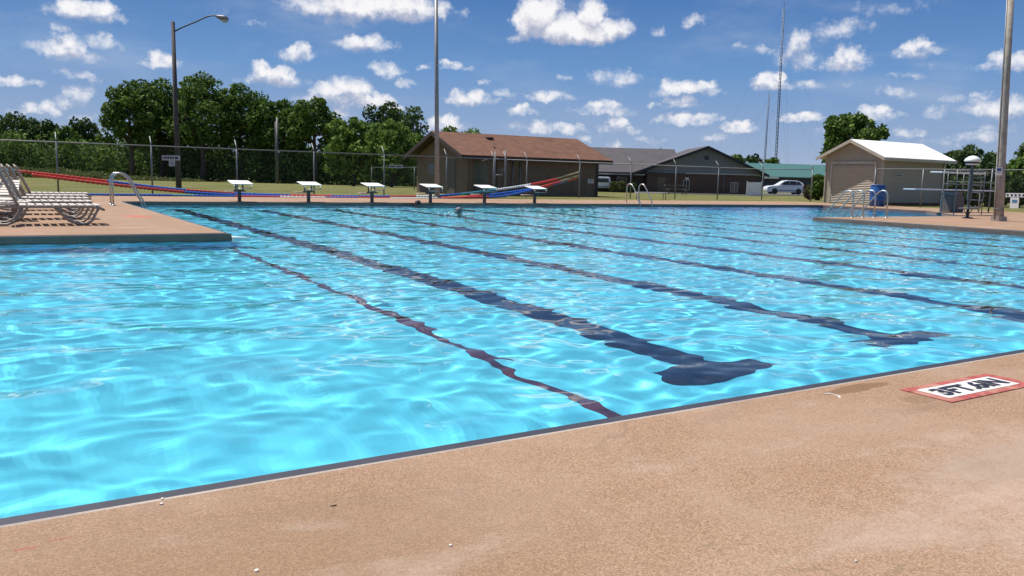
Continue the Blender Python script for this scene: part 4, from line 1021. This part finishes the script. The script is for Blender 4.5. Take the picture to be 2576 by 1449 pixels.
# ------------------------------------------------------------------ diving boards, stand, barrel
t = thing('diving_board', 'low diving board on a dark concrete pedestal over the diving well', 'diving board', (32.3, 19.0, 0))
b = MB(); b.box((-.35, -.28, 0), (.35, .28, .66)); b.build('pedestal', M('dark_concrete', (.13, .13, .125), .85), t, bevel=.01)
b = MB(); b.box((-2.9, -.25, .84), (2.6, .25, .89)); b.build('board', M('board_bluewhite', (.62, .66, .74), .5), t, bevel=.008)
b = MB(); b.tube([(-.25, -.3, .76), (-.25, .3, .76)], .05, 10); b.build('fulcrum', MGALV, t)
b = MB(); b.box((-.3, -.2, .66), (.3, .2, .80)); b.build('support', MGALV, t)
for s in (-1, 1):
    b = MB(); b.tube([(2.3, s*.2, 0), (2.3, s*.2, .84)], .03, 8); b.build('leg', MGALV, t)
for s in (-1, 1):
    b = MB(); b.tube([(.1, s*.32, .66), (.1, s*.32, 1.55), (2.3, s*.32, 1.60), (2.5, s*.32, 1.3), (2.5, s*.32, 0)], .017, 8); b.tube([(.1, s*.32, 1.2), (2.4, s*.32, 1.2)], .016, 8); b.build('hand_rail', MGALV, t)
t = thing('diving_board', 'higher white diving plank with tube rails right of the dark pedestal', 'diving board', (33.2, 17.2, 0))
x0 = gy(2355, 434, 17.2).x-33.2; x1 = gy(2466, 437, 17.2).x-33.2; zt = gy(2400, 434.5, 17.2).z
b = MB(); b.box((x0, -.22, zt-.025), (x1, .22, zt+.025)); b.build('board', MWHITE, t, bevel=.008)
for xx in (x0+.9, x1-.1):
    for s in (-1, 1):
        b = MB(); b.tube([(xx, s*.24, 0), (xx, s*.24, zt+.10)], .018, 8); b.build('leg', MGALV, t)
b = MB()
for s in (-1, 1): b.tube([(x0+.9, s*.24, zt+.10), (x1-.1, s*.24, zt+.10)], .015, 8); b.tube([(x0+.9, s*.24, zt-.4), (x1-.1, s*.24, zt-.4)], .015, 8)
b.build('hand_rail', MGALV, t)
b = MB()
for k in range(5): b.box((x1-.10, -.22, .25+k*.27), (x1-.04, .22, .28+k*.27))
b.build('rung', MGALV, t)
p = gz(2433, 549)
t = thing('lifeguard_stand', 'slim grey post with a white domed top on the corner of the right-hand deck', 'stand', p)
b = MB(); b.lathe([(.16, 0), (.16, .03), (.045, .05), (.042, .55), (.065, .62), (.075, 1.0), (.06, 1.35), (.045, 1.55), (.04, 1.85)], 16); b.build('post', M('stand_bluegrey', (.07, .09, .11), .6, var=.3, scale=5), t)
b = MB(); b.lathe([(.24, 1.80), (.25, 1.83), (.21, 1.90), (.12, 1.965), (.03, 1.99), (0, 1.992)], 24); b.build('dome', MWHITE, t)
b = MB(); b.lathe([(.19, 1.70), (.20, 1.72), (.19, 1.74), (.05, 1.75)], 24); b.build('ring', M('white_paint'), t)
b = MB(); b.box((-.3, -.16, .30), (.3, .16, .34)); b.tube([(-.26, 0, .30), (-.05, 0, .1)], .015, 6); b.tube([(.26, 0, .30), (.05, 0, .1)], .015, 6); b.build('footrest', MGALV, t)
# blue barrel at the shed corner
p = gz(2205, 519)
t = thing('barrel', 'blue plastic barrel standing at the corner of the beige shed', 'barrel', p)
b = MB(); b.lathe([(.30, 0), (.335, .03), (.335, .30), (.35, .32), (.335, .34), (.335, .62), (.35, .64), (.335, .66), (.33, .92), (.30, .97)], 24); b.build('body', M('barrel_blue', (.015, .09, .30), .4, var=.15), t)
b = MB(); b.lathe([(.315, .965), (.335, .98), (.325, 1.0), (.05, 1.005), (0, 1.005)], 24); b.build('lid', M('barrel_lid', (.06, .16, .42), .4), t)

# ------------------------------------------------------------------ depth marking and small marks on the near deck
t = thing('depth_marker', 'white tile panel reading 3 FT. 6 IN in a red border on the near deck', 'depth marker', (4.065, 2.2135, 0))
b = MB(); x0, x1, y0, y1 = -.368, .385, -.128, .130
for (a0, a1, c0, c1) in ((x0, x1, .082, y1), (x0, x1, y0, -.082), (x0, -.312, -.0815, .0815), (.312, x1, -.0815, .0815)): b.box((a0, c0, .0005), (a1, c1, .0042))
b.build('border', M('marker_red', (.36, .075, .065), .85, var=.35, scale=30, var2=(.42, .19, .14)), t)
b = MB(); b.box((-.3115, -.0815, .001), (.3115, .0815, .006)); b.build('panel', M('marker_white', (.66, .64, .61), .7, var=.12, scale=40, var2=(.56, .53, .49)), t)
tx = text_mesh('lettering', '3FT.6IN', .128, M('marker_black', (.012, .012, .03), .6), t, Matrix.Identity(4), depth=.0012, font_bold=.0040)
co_ = [v.co.copy() for v in tx.data.vertices]; mx_, mn_ = [max(c[i] for c in co_) for i in (0, 1)], [min(c[i] for c in co_) for i in (0, 1)]
for v in tx.data.vertices: v.co.x = (v.co.x-(mx_[0]+mn_[0])/2)*.545/(mx_[0]-mn_[0]); v.co.y = (v.co.y-(mx_[1]+mn_[1])/2)*.112/(mx_[1]-mn_[1]); v.co.z += .0075
def chip(name, label, cat, pts, z, mat):
    b = MB(); n_ = len(pts); c = Vector((sum(p[0] for p in pts)/n_, sum(p[1] for p in pts)/n_, 0))
    vs = [(x-c.x, y-c.y, .0005) for x, y in pts]+[((x-c.x)*.8, (y-c.y)*.8, z) for x, y in pts]
    b.add(vs, [tuple(range(n_, 2*n_)), tuple(reversed(range(n_)))]+[(i, (i+1) % n_, (i+1) % n_+n_, i+n_) for i in range(n_)]); o = b.build(name, mat); o.location = c
    return tag(o, label, cat)
def blob(px, py, r, n=7):
    r *= .75
    c = gz(px, py); return [(c.x+r*random.uniform(.6, 1.2)*math.cos(2*PI*k/n), c.y+r*random.uniform(.6, 1.2)*math.sin(2*PI*k/n)) for k in range(n)]
MCHIP = M('pale_chip', (.72, .66, .56), .7)
chip('paint_chip', 'pale chip on the near deck at the bottom, left of the middle', 'paint chip', blob(645, 1437, .012), .004, MCHIP)
chip('paint_chip', 'pale chip just below the pool edge on the lower left', 'paint chip', blob(406, 1269, .009), .004, MCHIP)
chip('paint_chip', 'tiny white chip on the pool rim on the lower left', 'paint chip', blob(409, 1256, .008), .004, MCHIP)
chip('paint_chip', 'tiny pale chip in the middle of the near deck', 'paint chip', blob(1133, 1374, .007), .004, MCHIP)
chip('paint_chip', 'tiny pale chip on the near deck at the lower right', 'paint chip', blob(2153, 1413, .006), .004, MCHIP)
a = gz(839, 1273)
chip('dead_leaf', 'small dark curled leaf on the near deck left of the middle', 'leaf', [(a.x-.010, a.y), (a.x, a.y+.003), (a.x+.011, a.y+.001), (a.x+.003, a.y-.004)], .003, M('dead_leaf', (.10, .06, .03), .9))
chip('paint_line', 'thin white painted angle at the pool edge left of the depth marker', 'painted line', [(3.282, 2.470), (3.33, 2.468), (3.326, 2.40), (3.295, 2.385), (3.317, 2.404), (3.322, 2.46)], .002, M('line_white', (.75, .72, .68), .7))

# ------------------------------------------------------------------ swimmers
MSKIN = M('skin', (.42, .25, .18), .5, var=.08, scale=9); MSKIN2 = M('skin_red', (.33, .13, .10), .5, var=.1, scale=9)
def person(label, loc, rz, skin, hair, pose):
    verts, edges, rad = pose
    me = bpy.data.meshes.new('person'); me.from_pydata(verts, edges, []); o = bpy.data.objects.new('person', me); COL.objects.link(o)
    sk = o.modifiers.new('skin', 'SKIN'); sk.use_smooth_shade = True
    for i, r in enumerate(rad): me.skin_vertices[0].data[i].radius = r if hasattr(r, '__len__') else (r, r)
    me.skin_vertices[0].data[0].use_root = True
    ss = o.modifiers.new('sub', 'SUBSURF'); ss.levels = 2; ss.render_levels = 2
    dg = bpy.context.evaluated_depsgraph_get(); dg.update(); m2 = bpy.data.meshes.new_from_object(o.evaluated_get(dg)); m2.name = 'person'
    o.modifiers.clear(); o.data = m2; m2.materials.clear(); m2.materials.append(skin)
    for p_ in m2.polygons: p_.use_smooth = True
    o.location = loc; o.rotation_euler = (0, 0, rz)
    tag(o, label, 'person'); return o
def bust():
    """vertices: pelvis root, chest, neck, head; arms; face looks to -y; water line at z = 0"""
    v = [(0, .02, -.62), (0, .02, -.42), (0, .02, -.22), (0, .01, -.10), (0, .0, .0), (0, -.012, .09), (0, -.008, .16), (0, -.115, .075),
         (.17, .02, -.20), (.24, -.12, -.38), (.20, -.36, -.30), (-.17, .02, -.20), (-.24, -.10, -.38), (-.22, -.36, -.28)]
    e = [(0, 1), (1, 2), (2, 3), (3, 4), (4, 5), (5, 6), (5, 7), (2, 8), (8, 9), (9, 10), (2, 11), (11, 12), (12, 13)]
    r = [(.13, .10), (.13, .10), (.11, .08), (.055, .055), (.07, .08), (.082, .098), (.06, .07), .018, .055, .042, .030, .055, .042, .030]
    for s, base in ((1, 10), (-1, 13)):
        bx, by, bz = v[base]
        for k, (dx, dy, L) in enumerate(((-.03, 0, .07), (-.01, 0, .085), (.01, 0, .09), (.03, 0, .08), (-.05, .04, .05))):
            i = len(v); v.append((bx+dx*s, by-.05+dy, bz)); v.append((bx+dx*1.3*s, by-.05-L+dy, bz-.01)); e += [(base, i), (i, i+1)]; r += [.010, .008]
    return v, e, r
def swimmer(label, loc, rz, skin, hairm, tilt=0):
    o = person(label, loc, rz, skin, hairm, bust()); o.rotation_euler = (tilt, 0, rz)
    b = MB(); q = MB(); q.lathe([(0, .205), (.05, .198), (.080, .165), (.092, .11), (.086, .06), (.07, .035)], 16)
    b.add([(x, y*1.12+.012, z) for x, y, z in q.v], q.f, 0, True); b.build('hair', hairm, o)
    for s in (-1, 1):
        b = MB(); q = MB(); q.lathe([(0, .018), (.012, .013), (.016, 0), (.012, -.013), (0, -.018)], 10); b.add([(x+s*.034, y*.5-.100, z+.098) for x, y, z in q.v], q.f, 0, True); b.build('goggle', M('goggle_dark', (.02, .02, .03), .2), o)
        b = MB(); q = MB(); q.lathe([(0, .03), (.012, .02), (.014, 0), (.008, -.022), (0, -.028)], 8); b.add([(x*.5+s*.090, y*1.2, z+.085) for x, y, z in q.v], q.f, 0, True); b.build('ear', skin, o)
    b = MB(); b.box((-.026, -.107, .030), (.026, -.094, .040)); b.build('mouth', M('lips', (.28, .10, .09), .5), o)
    return o
p = gz(1155, 543, ZW)
swimmer('grey-capped swimmer with only the head above the water in the middle lanes', (p.x, p.y, ZW+.02), R(200), MSKIN, M('hair_grey', (.16, .15, .16), .5, var=.4, scale=20), tilt=.25)
p = gz(1101, 524, ZW)
swimmer('person with reddish skin resting against the far wall below the fourth starting block', (p.x, FY-.35, ZW+.0), R(215), MSKIN2, M('hair_brown', (.06, .03, .02), .6, var=.4, scale=20))
# foam round the moving swimmer
p = gz(1155, 543, ZW); b = MB()
for k in range(46):
    a = random.random()*2*PI; rr = random.uniform(.10, .42)*(1.5 if math.cos(a) < 0 else 1); c = Vector((p.x+rr*math.cos(a), p.y+rr*.8*math.sin(a), ZW+.015+random.random()*.05)); s = random.uniform(.008, .022)
    q = MB(); q.lathe([(0, s), (s*.8, s*.5), (s, 0), (s*.7, -s*.6), (0, -s)], 7); b.add([(v[0]+c.x, v[1]+c.y, v[2]+c.z) for v in q.v], q.f, 0, True)
o = b.build('splash', M('foam', (.8, .85, .88), .3)); tag(o, 'white splash of foam round the swimmer in the middle lanes', 'splash', kind='stuff')
# white corner block of the steps under the tip of the left deck
a = gz(575, 604, ZW)
t = thing('corner_guard', 'small white wedge-shaped corner guard at the water line under the tip of the left deck', 'step', (SX+.095, PY_-.09, ZW))
b = MB(); b.add([(.0, -.10, -.14), (.26, -.06, -.14), (.0, .22, -.14), (.0, -.10, .05), (.26, -.06, .035), (.0, .22, .045)], [(0, 2, 1), (3, 4, 5), (0, 1, 4, 3), (1, 2, 5, 4), (2, 0, 3, 5)]); b.build('tread', MWHITE, t, bevel=.006)
